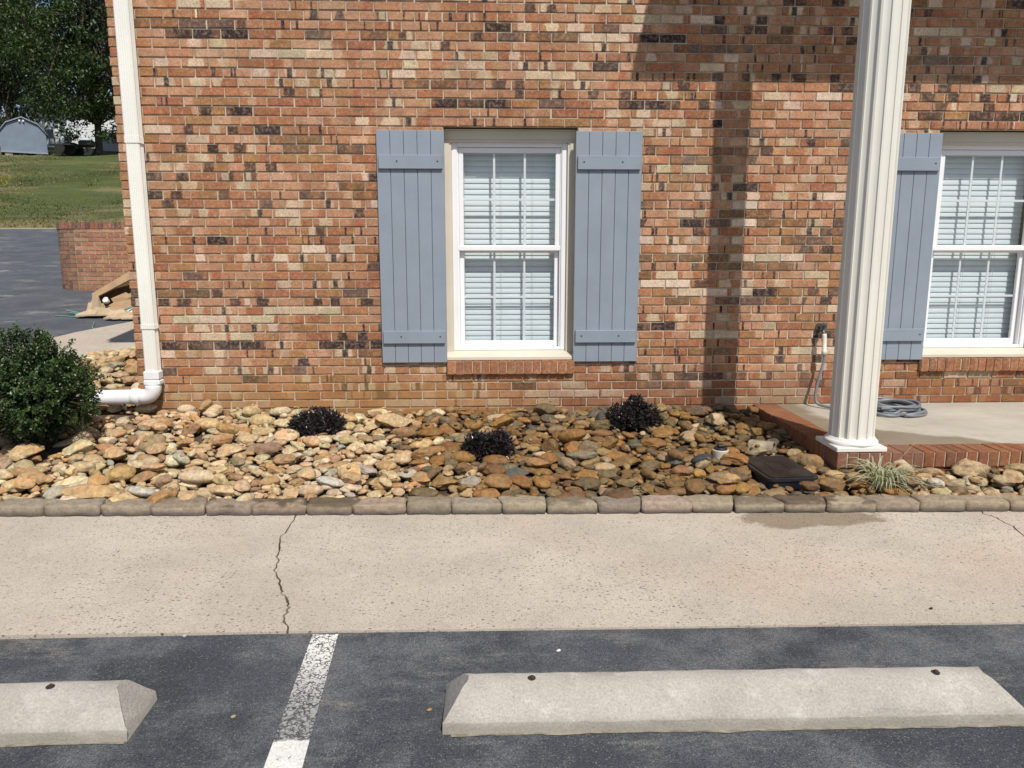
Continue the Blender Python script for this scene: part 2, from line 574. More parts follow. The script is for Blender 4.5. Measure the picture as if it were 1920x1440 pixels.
M['soil'] = simple('soil', (.075, .05, .03), .95, 12, .4, .8, 60, .01)
M['shutter'] = simple('shutter_paint', (.245, .285, .335), .45, 4, .05, .10, 200, .0008, grime=.10)
M['screw'] = simple('dark_screw', (.03, .03, .035), .5)
M['beige'] = simple('beige_trim', (.60, .555, .455), .45, 2, .04, .05, 200, .0008, grime=.10)
M['vinyl'] = simple('white_vinyl', (.80, .80, .81), .38, 2, .02)
M['blind'] = simple('blind_slat', (.70, .735, .75), .5, 3, .03)
M['cord'] = simple('blind_cord', (.55, .55, .52), .8)
M['room'] = simple('dark_room', (.05, .05, .05), .9)
M['spout'] = simple('downspout_enamel', (.80, .785, .72), .42, 3, .03, grime=.03)
M['pvc'] = simple('white_pvc', (.82, .82, .83), .36, 5, .03, grime=.06)
M['column'] = simple('column_enamel', (.70, .675, .60), .40, 2, .03, grime=.06)
M['plinth'] = simple('plinth_white', (.76, .74, .68), .42, 5, .03, grime=.05)
M['black'] = simple('black_plastic', (.022, .022, .024), .42, 9, .3, .2, 120, .001)
M['lid'] = simple('black_lid', (.014, .013, .013), .45, 7, .8, .3, 160, .0015)
M['blueblack'] = simple('blue_black_box', (.012, .016, .024), .35, 9, .3, .2, 120, .001)
M['cap'] = simple('aged_white_pvc', (.70, .66, .55), .5, 14, .15, grime=.35)
M['pipe'] = simple('pale_pipe', (.36, .30, .21), .8, 14, .35, .6, 60, .006, grime=.7)
M['hose'] = simple('grey_hose', (.17, .185, .205), .42, 8, .18)
M['brass'] = simple('dull_metal', (.12, .12, .12), .5, 40, .3, metal=.6)
M['ivory'] = simple('ivory_plastic', (.68, .65, .55), .45, 14, .08)
M['rust'] = simple('rusty_steel', (.07, .032, .02), .8, 60, .4, .5, 200, .002)
M['card'] = simple('cardboard', (.36, .235, .13), .85, 6, .12, .1, 60, .002)
M['cardshade'] = simple('cardboard_shaded', (.16, .095, .05), .9, 6, .15)  # darker copy of the cardboard, the carton's inner shade put into the colour
M['paper'] = simple('kraft_paper', (.47, .36, .23), .85, 8, .15, .3, 30, .004)
M['strap'] = simple('green_strapping', (.13, .26, .22), .5, 8, .15)
M['whitepaper'] = simple('white_scrap', (.75, .75, .74), .7)
M['shingle'] = simple('roof_shingle', (.09, .085, .08), .95, 5, .3, .5, 40, .01)
M['white_trim'] = simple('white_soffit', (.78, .77, .73), .5)
M['shed'] = simple('shed_paint', (.17, .21, .27), .7, 2, .08)
M['shed_trim'] = simple('shed_trim', (.24, .28, .33), .7)
M['block'] = simple('cinder_block', (.35, .32, .27), .95, 6, .15)
M['siding'] = simple('white_siding', (.78, .80, .82), .6, 1, .03)
M['window_dark'] = simple('dark_window', (.05, .055, .06), .15)
M['camper'] = simple('grey_camper', (.40, .42, .44), .4)
M['machine'] = simple('dark_machine', (.02, .02, .02), .6)
M['tyre'] = simple('tyre', (.018, .018, .018), .9)
M['bark'] = simple('bark', (.06, .045, .032), .95, 12, .35, .8, 30, .02)
M['twig'] = simple('twig', (.07, .05, .03), .9, 30, .3)
M['straw'] = simple('straw', (.45, .34, .18), .8, 30, .2)


def leaf_material(name, rough=.45, trans=.25, spec=.4):
    t = NT(name)
    c = t.attr('col').outputs['Color']
    t.done(c, rough, None, spec)
    if trans:
        tr = t.n('ShaderNodeBsdfTranslucent')
        t.l(t.mix(1.0, c, (1.15, 1.25, .6), 'MULTIPLY'), tr.inputs[0])
        ms = t.n('ShaderNodeMixShader')
        ms.inputs[0].default_value = trans
        t.l(t.p.outputs[0], ms.inputs[1])
        t.l(tr.outputs[0], ms.inputs[2])
        t.l(ms.outputs[0], t.out.inputs[0])
    return t.m


M['leaf'] = leaf_material('leaf', .38, .18, .5)
M['darkleaf'] = leaf_material('dark_leaf', .30, .0, .45)
M['treeleaf'] = leaf_material('tree_leaf', .45, .22, .4)
M['blade'] = leaf_material('grass_blade', .5, .2, .3)

t = NT('window_glass')
gl = t.n('ShaderNodeBsdfGlossy')
gl.inputs['Roughness'].default_value = .01
tp = t.n('ShaderNodeBsdfTransparent')
tp.inputs[0].default_value = (.945, .965, .968, 1)
fr = t.n('ShaderNodeLayerWeight')
fr.inputs[0].default_value = .5
ms = t.n('ShaderNodeMixShader')
t.l(t.math('ADD', t.math('MULTIPLY', t.math('POWER', fr.outputs['Facing'], 5.0), .9), .045), ms.inputs[0])
t.l(tp.outputs[0], ms.inputs[1])
t.l(gl.outputs[0], ms.inputs[2])
t.l(ms.outputs[0], t.out.inputs[0])
M['glass'] = t.m

t = NT('lawn')
k = vary(t, (.080, .098, .034), .25, .25)
k = t.mix(t.ramp(t.noise(.28, 6, .7, stretch=(.45, 1, 1)), .46, .62, 0, .9), k, (.21, .175, .085))
k = t.mix(t.ramp(t.noise(1.6, 6, .75), .5, .75, 0, .5), k, (.055, .075, .02))
k = t.mix(1.0, k, t.gray(t.ramp(t.noise(11, 5, .8), .3, .7, .62, 1.4)), 'MULTIPLY')
sx = t.n('ShaderNodeSeparateXYZ')
t.l(t.pos, sx.inputs[0])
dry = t.ramp(t.math('ADD', sx.outputs[1], t.math('MULTIPLY', t.noise(.8, 4), 2.0)), 21.6, 23.5, .8, 0)
k = t.mix(dry, k, (.28, .22, .11))
M['lawn'] = t.done(k, .95, t.bump(t.noise(16, 5, .8), .8, .06), .1)

# ------------------------------------------------------------------ ground
def ground_z(y):
    y = np.asarray(y, float)
    return np.where(y < -1.9, 0, np.where(y < 0, .2 * (y + 1.9) / 1.9, .2 + .09 * y))


def sheet(name, xs, ys, zf, mat, **k):
    X, Y = np.meshgrid(xs, ys)
    V = np.stack([X, Y, zf(X, Y)], -1).reshape(-1, 3)
    nx = len(xs)
    F = [(j * nx + i, j * nx + i + 1, (j + 1) * nx + i + 1, (j + 1) * nx + i) for j in range(len(ys) - 1) for i in range(nx - 1)]
    return mk(name, V, F, mat, **k)


def asphalt_z(X, Y):
    z = ground_z(Y)
    under = (Y > -3.25) & (Y < 2.3) & (X > -4.6)
    return np.where(under, np.minimum(z, 0) - .12 + .09 * np.maximum(Y, 0), z)


sheet('asphalt', np.concatenate([np.linspace(-60, -8, 8), np.linspace(-6, 40, 47)]),
      np.concatenate([[-60, -30, -12, -8, -6, -5, -4, -3.3, -3.2, -2, -1.9, -1.0, 0, .6, 1.2, 1.3], np.linspace(2, 20.6, 20)]),
      asphalt_z, M['asphalt'], kind='structure')


def lawn_z(X, Y):
    e = .2 + .09 * 20.6 + .03
    z = e + np.minimum(Y - 20.6, 23.0) * .2115 + np.clip(Y - 43.6, 0, 32) * .15 + np.maximum(Y - 75.6, 0) * .02
    return z + .10 * np.sin(X * .7 + Y * .35) * np.clip((Y - 21) / 4, 0, 1)


sheet('lawn', np.linspace(-160, 120, 57), np.concatenate([np.linspace(20.55, 46, 52), [60, 90, 140, 250, 600]]), lawn_z, M['lawn'], kind='structure')

# grass blades on the hillside that shows past the corner
n = 26000
gx = RNG.uniform(-33, -9, n)
gy = 20.7 + RNG.random(n) ** 1.4 * 22.5
gz = lawn_z(gx, gy)
hgt = RNG.uniform(.03, .10, n)
ang = RNG.uniform(0, 2 * pi, n)
wd = RNG.uniform(.012, .03, n)
lean = RNG.normal(0, .05, (n, 2))
P = np.stack([gx, gy, gz], 1)
dx = np.stack([np.cos(ang) * wd, np.sin(ang) * wd, np.zeros(n)], 1)
V = np.stack([P - dx, P + dx, P + np.stack([lean[:, 0], lean[:, 1], hgt], 1)], 1).reshape(-1, 3)
mixv = np.clip(.5 + .5 * np.sin(gx * .35 + 1.2 * np.sin(gy * .55)) + RNG.normal(0, .25, n), 0, 1)[:, None]
cg = (1 - mixv) * np.array([.22, .185, .09]) + mixv * np.array([.08, .10, .036])
C = np.repeat(np.concatenate([cg, np.ones((n, 1))], 1), 3, 0)
mk('grass', V, np.arange(3 * n).reshape(-1, 3), M['blade'], attrs={'col': C}, label='patchy mown grass covering the hillside', category='grass', kind='stuff')

# sidewalk: slabs parted by the real cracks
WZ = .009
cr1 = [on_z(x, y, WZ)[:2] for x, y in [(557, 964), (549, 978), (541, 990), (528, 1004), (525, 1020), (520, 1040), (522, 1052), (513, 1070), (519, 1082), (528, 1100), (526, 1112), (540, 1130), (543, 1138), (531, 1155), (534, 1168), (539, 1184)]]
cr2 = [on_z(x, y, WZ)[:2] for x, y in [(1836, 957), (1850, 965), (1870, 971), (1884, 981), (1898, 985), (1920, 1005), (1945, 1030), (1960, 1070), (1990, 1110), (2000, 1170)]]
SW_B = lambda x: -2.022 - .0255 * (x - .16)     # edge under the edging stones
SW_F = lambda x: -3.312 - .0146 * (x - .1)


def jag(line, n=3, amp=.006):
    o = []
    for a, b in zip(line[:-1], line[1:]):
        for i in range(n):
            q = a + (b - a) * i / n
            o.append(q + RNG.normal(0, amp, 2) * (1 if i else .3))
    o.append(line[-1])
    return o


def slab(name, left, right, gap=(0, 0), **k):
    L = [np.array(p) for p in left]
    R = [np.array(p) for p in right]
    top = L + R[::-1]
    m = MB()
    m.prism([(p[0], p[1]) for p in top], WZ - .11, WZ, axis=2)
    return m.build(name, M['walk'], **k)


def shifted(line, d):
    out = [np.array(p) + np.array([d * RNG.uniform(.55, 1.4), 0]) for p in line]
    out[0][1] = SW_B(out[0][0]) + .25
    out[-1][1] = SW_F(out[-1][0])
    return out


j1, j2 = jag(cr1), jag(cr2)
XL, XR = -9.0, 9.0
walk = empty('sidewalk', (0.0, -2.7, 0), kind='structure')
slabs = [([(XL, SW_B(XL) + .25), (XL, SW_F(XL))], shifted(j1, -.0045)), (shifted(j1, .0045), shifted(j2, -.0045)), (shifted(j2, .0045), [(XR, SW_B(XR) + .25), (XR, SW_F(XR))])]
for a, b in slabs:
    o = slab('slab', a, b)
    o.location = np.array(o.location) - WL[walk.name]
    o.parent = walk

# parking line
pa = [(-.654, -3.318), (-.556, -3.318), (-.519, -4.10), (-.30, -8.6), (-.41, -8.6), (-.629, -4.10)]
m = MB()
m.add([(x, y, .004) for x, y in pa], [(0, 5, 2, 1), (5, 4, 3, 2)])
m.build('parking_line', M['paint'], kind='structure')

# walk beside the house
def side_z(x, y, up=.02): return float(.2 + .09 * y) + up
poly = [(-4.95, 1.5), (-5.0, 2.05), (-4.72, 3.02), (-4.30, 3.80), (-3.6, 4.3), (-2.72, 4.4), (-2.72, 2.50), (-3.70, 2.12), (-3.95, 1.2)]
m = MB()
n = len(poly)
m.add([(x, y, side_z(x, y)) for x, y in poly] + [(x, y, side_z(x, y, -.1)) for x, y in poly], [tuple(range(n - 1, -1, -1))] + [(i, (i + 1) % n, (i + 1) % n + n, i + n) for i in range(n)])
m.build('side_path', M['walk'], kind='structure')

# ------------------------------------------------------------------ the house
house = empty('brick_house', (-2.7, 0, 0), label='red brick house with blue-grey board shutters and pale tall porch column', cat='house')
CP, BP, T0 = .2032 / 3, .2032, 2.367
WX0, WX1 = -2.706, 7.2
ROWS = range(-32, 34)
WIN = [(-.272, .748), (-.272 + 3.851, .748 + 3.851)]
OPZ = (T0 - 28 * CP, T0)
ZTOP, ZBOT = T0 + 32 * CP, T0 - 34 * CP

m = MB()
edges = [WX0 + .008, WIN[0][0] - .004, WIN[0][1] + .004, WIN[1][0] - .004, WIN[1][1] + .004, WX1]
for i in range(5):
    if i % 2 == 0:
        m.box(edges[i], edges[i + 1], .0088, .10, ZBOT, ZTOP)
    else:
        m.box(edges[i], edges[i + 1], .0088, .10, ZBOT, OPZ[0] - .002)
        m.box(edges[i], edges[i + 1], .0088, .10, OPZ[1] + .002, ZTOP)
front = m.build('front_wall', M['mortar'], house)

BASES = [((.44, .232, .132), 34), ((.40, .192, .10), 26), ((.365, .16, .075), 16), ((.315, .125, .062), 14), ((.34, .172, .072), 12)]
CREAM = [(.60, .46, .32), (.56, .42, .28), (.50, .41, .27), (.63, .49, .37)]
DARK = [(.030, .021, .022), (.045, .028, .026), (.055, .032, .024)]
BROWN = [(.17, .095, .05), (.20, .10, .045), (.14, .085, .065), (.21, .125, .06)]


def wpick(L):
    r = random.random() * sum(w for _, w in L)
    for c, w in L:
        r -= w
        if r <= 0: return c
    return L[-1][0]


def tone(c, a=.08):
    k = 1 + random.uniform(-a, a)
    return tuple(min(.8, x * k * (1 + random.uniform(-a, a) * .4)) for x in c)


def brick_look(x, z, run):
    """colour of one brick: base, mark a, mark b; run carries a habit along a course as batches do"""
    none = ((.5, .0, .5, .05), (0, 0, 0, 0))
    base = tone(wpick(BASES))
    A = B = none
    dens = 1.0 + .5 * (x > 1.2) + .5 * max(0, 1 - abs(z - 1.6) / .8) * (x > -1.6)
    if run[0] > 0 and random.random() < .8:
        kind = run[1]
        run[0] -= 1
    else:
        r = random.random()
        kind = 'plain'
        for nm, pr in (('cream', .045), ('dark', .026 * dens), ('brown', .05 * dens), ('cpatch', .115), ('dpatch', .062 * dens), ('streak', .11 * dens), ('two', .36)):
            r -= pr
            if r < 0:
                kind = nm
                break
        if kind in ('cream', 'dark', 'brown', 'dpatch', 'streak', 'cpatch'):
            run[0], run[1] = random.choice([0, 0, 0, 1, 1, 2, 3]), kind
    soft = random.choice([.012, .02, .03, .06])
    tap = random.choice([.5, .5, .5, .5 + random.uniform(.03, .10), .5 - random.uniform(.03, .12)])
    if kind == 'cream':
        base = tone(random.choice(CREAM), .12)
        if random.random() < .45:
            A = ((random.choice([0, 1]), random.uniform(.05, .18), .5, .02), (*tone((.38, .13, .07)), 1))
    elif kind == 'dark':
        base = tone(random.choice(DARK), .2)
        if random.random() < .6:
            A = ((random.choice([0, 1]), random.uniform(.12, .35), tap, .06), (*tone((.17, .075, .045)), .85))
    elif kind == 'brown':
        base = tone(random.choice(BROWN), .12)
        if random.random() < .65:
            A = ((random.uniform(.1, .9), random.uniform(.08, .2), .5, .10), (*tone((.30, .13, .05)), .8))
    elif kind == 'cpatch':
        A = ((random.uniform(.2, .8), random.uniform(.16, .34), tap, soft), (*tone(random.choice(CREAM), .12), random.uniform(.7, 1)))
        if random.random() < .25:
            B = ((A[0][0] + random.uniform(-.1, .1), random.uniform(.06, .12), .5, .03), (*tone(DARK[0]), .95))
    elif kind == 'dpatch':
        A = ((random.uniform(.15, .85), random.uniform(.15, .28), tap, soft), (*tone(random.choice(DARK), .2), random.uniform(.8, 1)))
        if random.random() < .4:
            B = ((random.uniform(.1, .9), random.uniform(.06, .16), .5, .04), (*tone(random.choice(CREAM), .12), .85))
    elif kind == 'streak':
        A = ((random.uniform(.1, .9), random.uniform(.022, .06), .5, .014), (*tone(DARK[0], .2), 1))
        if random.random() < .5:
            B = ((random.uniform(.1, .9), random.uniform(.015, .05), .5, .014), (*tone(random.choice([DARK[0], DARK[1], CREAM[0]]), .2), .95))
    elif kind == 'two':
        A = ((random.choice([0, 1, random.random()]), random.uniform(.15, .4), .5, random.choice([.02, .05, .1])), (*tone(random.choice([(.34, .115, .058), (.37, .14, .065), (.53, .31, .20), (.54, .34, .22)])), .85))
    return base, A, B


def brick_shape(x0, x1, z0, z1, yf, depth=.085, c=.0028):
    j = lambda a: random.uniform(-a, a)
    x0 += j(.0015); x1 += j(.0015); z0 += j(.001); z1 += j(.001)
    V = []
    for (x, z, sx, sz) in ((x0, z0, 1, 1), (x1, z0, -1, 1), (x1, z1, -1, -1), (x0, z1, 1, -1)):
        V.append((x + sx * c * random.uniform(.6, 1.5), yf + j(.0006), z + sz * c * random.uniform(.6, 1.4)))
    for (x, z) in ((x0, z0), (x1, z0), (x1, z1), (x0, z1)):
        V.append((x, yf + c * random.uniform(.7, 1.3), z))
    for (x, z) in ((x0, z0), (x1, z0), (x1, z1), (x0, z1)):
        V.append((x, yf + depth, z))
    F = [(0, 1, 2, 3)]
    for i in range(4):
        k = (i + 1) % 4
        F.append((i + 4, k + 4, k, i))
        F.append((i + 8, k + 8, k + 4, i + 4))
    return V, F


UVQ = [(0, 0), (1, 0), (1, 1), (0, 1)] * 3


def brick_attrs(base, A, B, full=(0., 1.)):
    uv = [(full[0] + u * (full[1] - full[0]), v, random.random(), 1) for u, v in UVQ]
    return {'buv': uv, 'col': [(*base, 1)] * 12, 'pa': [A[0]] * 12, 'ca': [A[1]] * 12, 'pb': [B[0]] * 12, 'cb': [B[1]] * 12}


bricks = []
J = .0108
for k in ROWS:
    z1 = T0 - k * CP - J / 2
    z0 = z1 - CP + J
    x = WX0 + (0 if k % 2 == 0 else -.1016) + (0.004 if k % 2 else 0)
    run = [0, 'plain']
    first = True
    while x < WX1:
        a, b = max(x + J / 2, WX0), min(x + BP - J / 2 + random.uniform(-.002, .002), WX1)
        base, A, B = brick_look((a + b) / 2, z0, run)
        segs = [(a, b)]
        if z1 <= OPZ[1] + .01 and z0 >= OPZ[0] - .01:
            for w0, w1 in WIN:
                ns = []
                for s, e in segs:
                    if e <= w0 or s >= w1: ns.append((s, e)); continue
                    if s < w0 - .012: ns.append((s, w0))
                    if e > w1 + .012: ns.append((w1, e))
                segs = ns
        for s, e in segs:
            if e - s < .012: continue
            bricks.append((s, e, z0, z1, base, A, B, ((s - x) / BP, (e - x) / BP), random.gauss(0, .0012)))
        x += BP

# the 300 that show largest in the photo are single objects, the others one part
pxm = lambda p: (960 + FPX * ((p - CAM) @ _r) / ((p - CAM) @ _f), 720 - FPX * ((p - CAM) @ _u) / ((p - CAM) @ _f))
shown = []
for i, b in enumerate(bricks):
    p0 = pxm(np.array([b[0], 0, b[2]]))
    p1 = pxm(np.array([b[1], 0, b[3]]))
    xa, xb, ya, yb = p0[0], p1[0], max(0, p1[1]), p0[1]
    if xb > 1920 or yb < 6 or yb > 760: continue
    if xb > 1545 and xa < 1712: continue                       # behind the column
    if 214 < xb and xa < 300: continue                         # behind the downspout
    if yb > 235 and (xb > 705 and xa < 1206 or xb > 1640): continue
    shown.append((-(xb - xa) * (yb - ya), i))
shown.sort()
single = {i for _, i in shown[:300]}
BV, BF, BA = [], [], {k: [] for k in ('buv', 'col', 'pa', 'ca', 'pb', 'cb')}
for i, (x0, x1, z0, z1, base, A, B, full, yj) in enumerate(bricks):
    V, F = brick_shape(x0, x1, z0, z1, yj)
    at = brick_attrs(base, A, B, full)
    if i in single:
        mk('brick', V, F, M['brick'], front, attrs=at)
    else:
        o = len(BV)
        BV += V
        BF += [tuple(q + o for q in f) for f in F]
        for kk in BA: BA[kk] += at[kk]
mk('brickwork', BV, BF, M['brick'], front, attrs=BA, kind='stuff')


def course_brick(name, V, F, parent, base=None, A=None, B=None):
    """a loose-laid brick (sill, porch edge): any 12-vertex brick shape"""
    none = ((.5, 0, .5, .05), (0, 0, 0, 0))
    return mk(name, V, F, M['brick'], parent, attrs=brick_attrs(base or tone((.40, .16, .08)), A or none, B or none))


m = MB()
m.box(WX0 + .006, WX0 + .11, .105, 9.0, -.2, ZTOP)
m.build('side_wall', M['side_brick'], house)
EZ, EO = 4.51, .42
m = MB()
m.box(WX0 - EO, 14, -EO, 9.4, EZ, EZ + .06)
m.box(WX0 - EO - .03, 14, -EO - .03, -EO + .0, EZ - .02, EZ + .22)
m.box(WX0 - EO - .03, WX0 - EO, -EO + .002, 9.4, EZ - .02, EZ + .22)
m.build('soffit', M['white_trim'], house)
m = MB()
m.add([(WX0 - EO - .05, -EO - .08, EZ + .225), (14, -EO - .08, EZ + .225), (14, 9.5, EZ + .225), (WX0 - EO - .05, 9.5, EZ + .225), (WX0 + 2, 4.5, EZ + 2.6), (14, 4.5, EZ + 2.6)],
      [(0, 1, 5, 4), (3, 4, 5, 2), (0, 4, 3), (1, 2, 5), (0, 3, 2, 1)])
m.build('roof', M['shingle'], house)

# portico roof on its column (above the frame; it shades the upper wall)
PD = 1.62
PZ = 2.71 + PD * 1.40
PX = 1.147 + .317 * PD
m = MB()
m.box(PX, 8.0, -PD, -.0, PZ, PZ + .05)
m.box(PX + .07, 8.0, -PD - .0, -PD + .04, PZ + .052, PZ + .28)
m.box(PX + .08, 8.0, -PD + .041, -.004, PZ + .052, PZ + .28)
m.build('portico_ceiling', M['white_trim'], house)
m = MB()
m.add([(PX + .09, -PD + .02, PZ + .285), (8, -PD + .02, PZ + .285), (8, 3, PZ + 1.9), (PX + .09, 3, PZ + 1.9), (PX + .09, -PD + .02, PZ + .33), (8, -PD + .02, PZ + .33), (8, 3, PZ + 1.95), (PX + .09, 3, PZ + 1.95)],
      [(3, 2, 1, 0), (4, 5, 6, 7), (0, 1, 5, 4), (1, 2, 6, 5), (2, 3, 7, 6), (3, 0, 4, 7)])
m.build('portico_roof', M['shingle'], house)


def window(off, label):
    X = lambda v: v + off
    w = empty('window', (X(.24), .1, .56), house, label=label)
    # beige trim round the opening
    x0, x1, fx0, fx1 = -.272, .748, -.2175, .6855
    zt, zb = T0 - .003, .6
    m = MB()
    m.box(X(x0), X(fx0 - .018), .085, .16, zb, zt - .098)
    m.box(X(fx0 - .018), X(fx0), .092, .16, zb, zt - .098)
    m.box(X(fx1 + .018), X(x1), .085, .16, zb, zt - .098)
    m.box(X(fx1), X(fx1 + .018), .092, .16, zb, zt - .098)
    m.box(X(x0), X(x1), .085, .16, zt - .078, zt - .012)
    m.box(X(x0), X(x1), .092, .16, zt - .098, zt - .078)
    m.prism([(.06, zt - .012), (.06, zt - .006), (.16, zt), (.16, zt - .012)], X(x0), X(x1), axis=0)
    m.build('casing', M['beige'], w)
    # sloped beige sill
    m = MB()
    m.prism([(.165, .585), (-.004, .581), (-.004, .603), (.004, .608), (.125, .642), (.165, .642)], X(x0 - .006), X(x1 + .006), axis=0)
    m.build('sill', M['beige'], w)
    # white vinyl frame
    ft, fb = 2.272, .643
    m = MB()
    fw = .042
    m.box(X(fx0), X(fx0 + fw), .118, .21, fb, ft, .003)
    m.box(X(fx1 - fw), X(fx1), .118, .21, fb, ft, .003)
    m.box(X(fx0 + fw), X(fx1 - fw), .119, .21, ft - .038, ft, .003)
    m.box(X(fx0 + fw), X(fx1 - fw), .119, .21, fb, fb + .024, .003)
    m.box(X(fx0 + fw), X(fx0 + fw + .010), .132, .21, fb + .024, ft - .038)
    m.box(X(fx1 - fw - .010), X(fx1 - fw), .132, .21, fb + .024, ft - .038)
    m.build('frame', M['vinyl'], w)
    gx0, gx1 = -.1285, .596

    def sash(y, z0, z1, top, bot):
        m = MB()
        sx0, sx1 = fx0 + fw + .011, fx1 - fw - .011
        m.box(X(sx0), X(gx0), y, y + .032, z0, z1, .003)
        m.box(X(gx1), X(sx1), y, y + .032, z0, z1, .003)
        m.box(X(gx0), X(gx1), y + .001, y + .032, z1 - top, z1, .003)
        m.box(X(gx0), X(gx1), y + .001, y + .032, z0, z0 + bot, .003)
        return m

    m = sash(.138, 1.437, 2.232, .040, .046)
    m.box(X(gx0 - .045), X(gx1 + .045), .128, .137, 1.440, 1.474, .003)
    m.build('upper_sash', M['vinyl'], w)
    sash(.172, .668, 1.452, .03, .046).build('lower_sash', M['vinyl'], w)
    for (y, za, zb2, nm) in ((.152, 1.483, 2.192, 'pane'), (.186, .714, 1.422, 'pane')):
        m = MB()
        m.box(X(gx0 - .006), X(gx1 + .006), y, y + .003, za - .006, zb2 + .006)
        m.build(nm, M['glass'], w)
        g = MB()
        third = (gx1 - gx0) / 3
        zm = (za + zb2) / 2 + .0
        for q in (1, 2):
            g.box(X(gx0 + q * third - .009), X(gx0 + q * third + .009), y + .006, y + .013, za - .004, zb2 + .004, .002)
        for q in range(3):
            g.box(X(gx0 + q * third + (.009 if q else -.004)), X(gx0 + (q + 1) * third - (.009 if q < 2 else -.004)), y + .006, y + .013, zm - .009, zm + .009, .002)
        g.build('muntin', M['vinyl'], w)
    # blind: single slats, cords, headrail
    bx0, bx1, by = -.165, .632, .262
    z, ns = 2.215, 0
    sm = None
    while z > .70:
        if sm is None:
            V, F = [], []
            nseg = 6
            tl = radians(76)
            for i in range(nseg + 1):
                s = -.0255 + .051 * i / nseg
                bow = .0035 * (1 - (s / .0255) ** 2)
                for xx in (bx0, bx1):
                    for th in (-.0011, .0011):
                        yy, zz = s, bow + th
                        V.append((xx - (bx0 + bx1) / 2, yy * cos(tl) - zz * sin(tl), yy * sin(tl) + zz * cos(tl)))
            for i in range(nseg):
                a, b = i * 4, (i + 1) * 4
                F += [(a, a + 2, b + 2, b), (a + 1, b + 1, b + 3, a + 3), (a, b, b + 1, a + 1), (a + 2, a + 3, b + 3, b + 2)]
            F += [(0, 1, 3, 2), (nseg * 4, nseg * 4 + 2, nseg * 4 + 3, nseg * 4 + 1)]
            so_ = mk('slat', V, F, M['blind'], w, origin=(0, 0, 0))
            sm = so_.data
            o = so_
        else:
            o = bpy.data.objects.new('slat', sm)
            o.parent = w
            col.objects.link(o)
        o.location = np.array([X((bx0 + bx1) / 2), by, z]) - WL[w.name]
        o.rotation_euler = (random.gauss(0, .012), random.gauss(0, .0006), 0)
        z -= .0437
    m = MB()
    m.box(X(bx0), X(bx1), by - .03, by + .03, 2.24, 2.28)
    m.build('headrail', M['blind'], w)
    m = MB()
    for cx_ in (.055, .42, .74):
        for dy in (-.027,):
            m.box(X(bx0 + cx_ * (bx1 - bx0)) - .0012, X(bx0 + cx_ * (bx1 - bx0)) + .0012, by + dy - .002, by + dy, .69, 2.24)
    m.build('cord', M['cord'], w)
    m = MB()
    m.box(X(x0), X(x1), .40, .42, .55, T0 + .1)
    m.box(X(x0 - .02), X(x0), .17, .42, .55, T0 + .1)
    m.box(X(x1), X(x1 + .02), .17, .42, .55, T0 + .1)
    m.box(X(x0), X(x1), .17, .40, T0, T0 + .02)
    m.box(X(x0), X(x1), .17, .40, .55, .57)
    m.build('dark_backing', M['room'], w)  # dark panels behind the blind stand in for the unlit room
    # rowlock brick sill
    nb = 15
    wdt = (x1 - x0) / nb
    for i in range(nb):
        a, b = X(x0 + i * wdt + .004), X(x0 + (i + 1) * wdt - .004)
        V, F = brick_shape(a, b, OPZ[0] - .002, .577 + random.uniform(-.002, .001), -.034 + random.uniform(-.003, .003), .19)
        course_brick('sill_brick', V, F, w, tone(random.choice([(.33, .14, .065), (.30, .125, .06), (.35, .135, .065), (.27, .115, .06)]), .08))
    m = MB()
    m.box(X(x0 + .002), X(x1 - .002), -.026, .10, OPZ[0] + .006, .571)
    m.build('sill_mortar', M['mortar'], w)
    return w


window(0, 'white double-hung window between two full blue-grey shutters')
window(3.851, 'white double-hung window behind the pale column')


def shutter(x0, x1, label):
    z0, z1 = .566, 2.336
    s = empty('shutter', ((x0 + x1) / 2, 0, z0), house, label=label)
    nb = 5
    wd = (x1 - x0) / nb
    for i in range(nb):
        m = MB()
        m.box(x0 + i * wd + (.0012 if i else 0), x0 + (i + 1) * wd - (.0012 if i < nb - 1 else 0), -.030 + random.uniform(-.0006, .0006), -.009, z0, z1, .0028)
        m.build('board', M['shutter'], s)
    m = MB()
    m.box(x0 + .004, x1 - .004, -.009, -.002, z0 + .002, z1 - .002)
    m.build('backing', M['shutter'], s)
    for za, zb in ((z0 + .155, z0 + .255), (z1 - .285, z1 - .182)):
        m = MB()
        m.box(x0 + .014, x1 - .014, -.052, -.0305, za, zb, .003)
        bt_ = m.build('batten', M['shutter'], s)
        for fx in (.30, .90) if x0 < 0 else ((.12, .70) if x1 < 2 else (.30, .90)):
            m = MB()
            c_ = (x0 + fx * (x1 - x0), (za + zb) / 2 + .004)
            m.cyl((c_[0], -.0535, c_[1]), (c_[0], -.05, c_[1]), .0065, n=12)
            m.build('screw', M['screw'], s)
    return s


shutter(-.778, -.268, 'full blue-grey board shutter nearer the downspout')
shutter(.734, 1.244, 'full blue-grey board shutter nearer the shadow of the column')
shutter(3.077, 3.587, 'blue-grey board shutter partly hidden by the column')
shutter(3.077 + 1.512, 3.587 + 1.512, 'blue-grey board shutter at the far side of the second window')

# downspout with a white elbow and drain pipe
ds = empty('downspout', (-2.59, -.06, .3), house, label='cream ribbed downspout ending in a white pipe elbow')


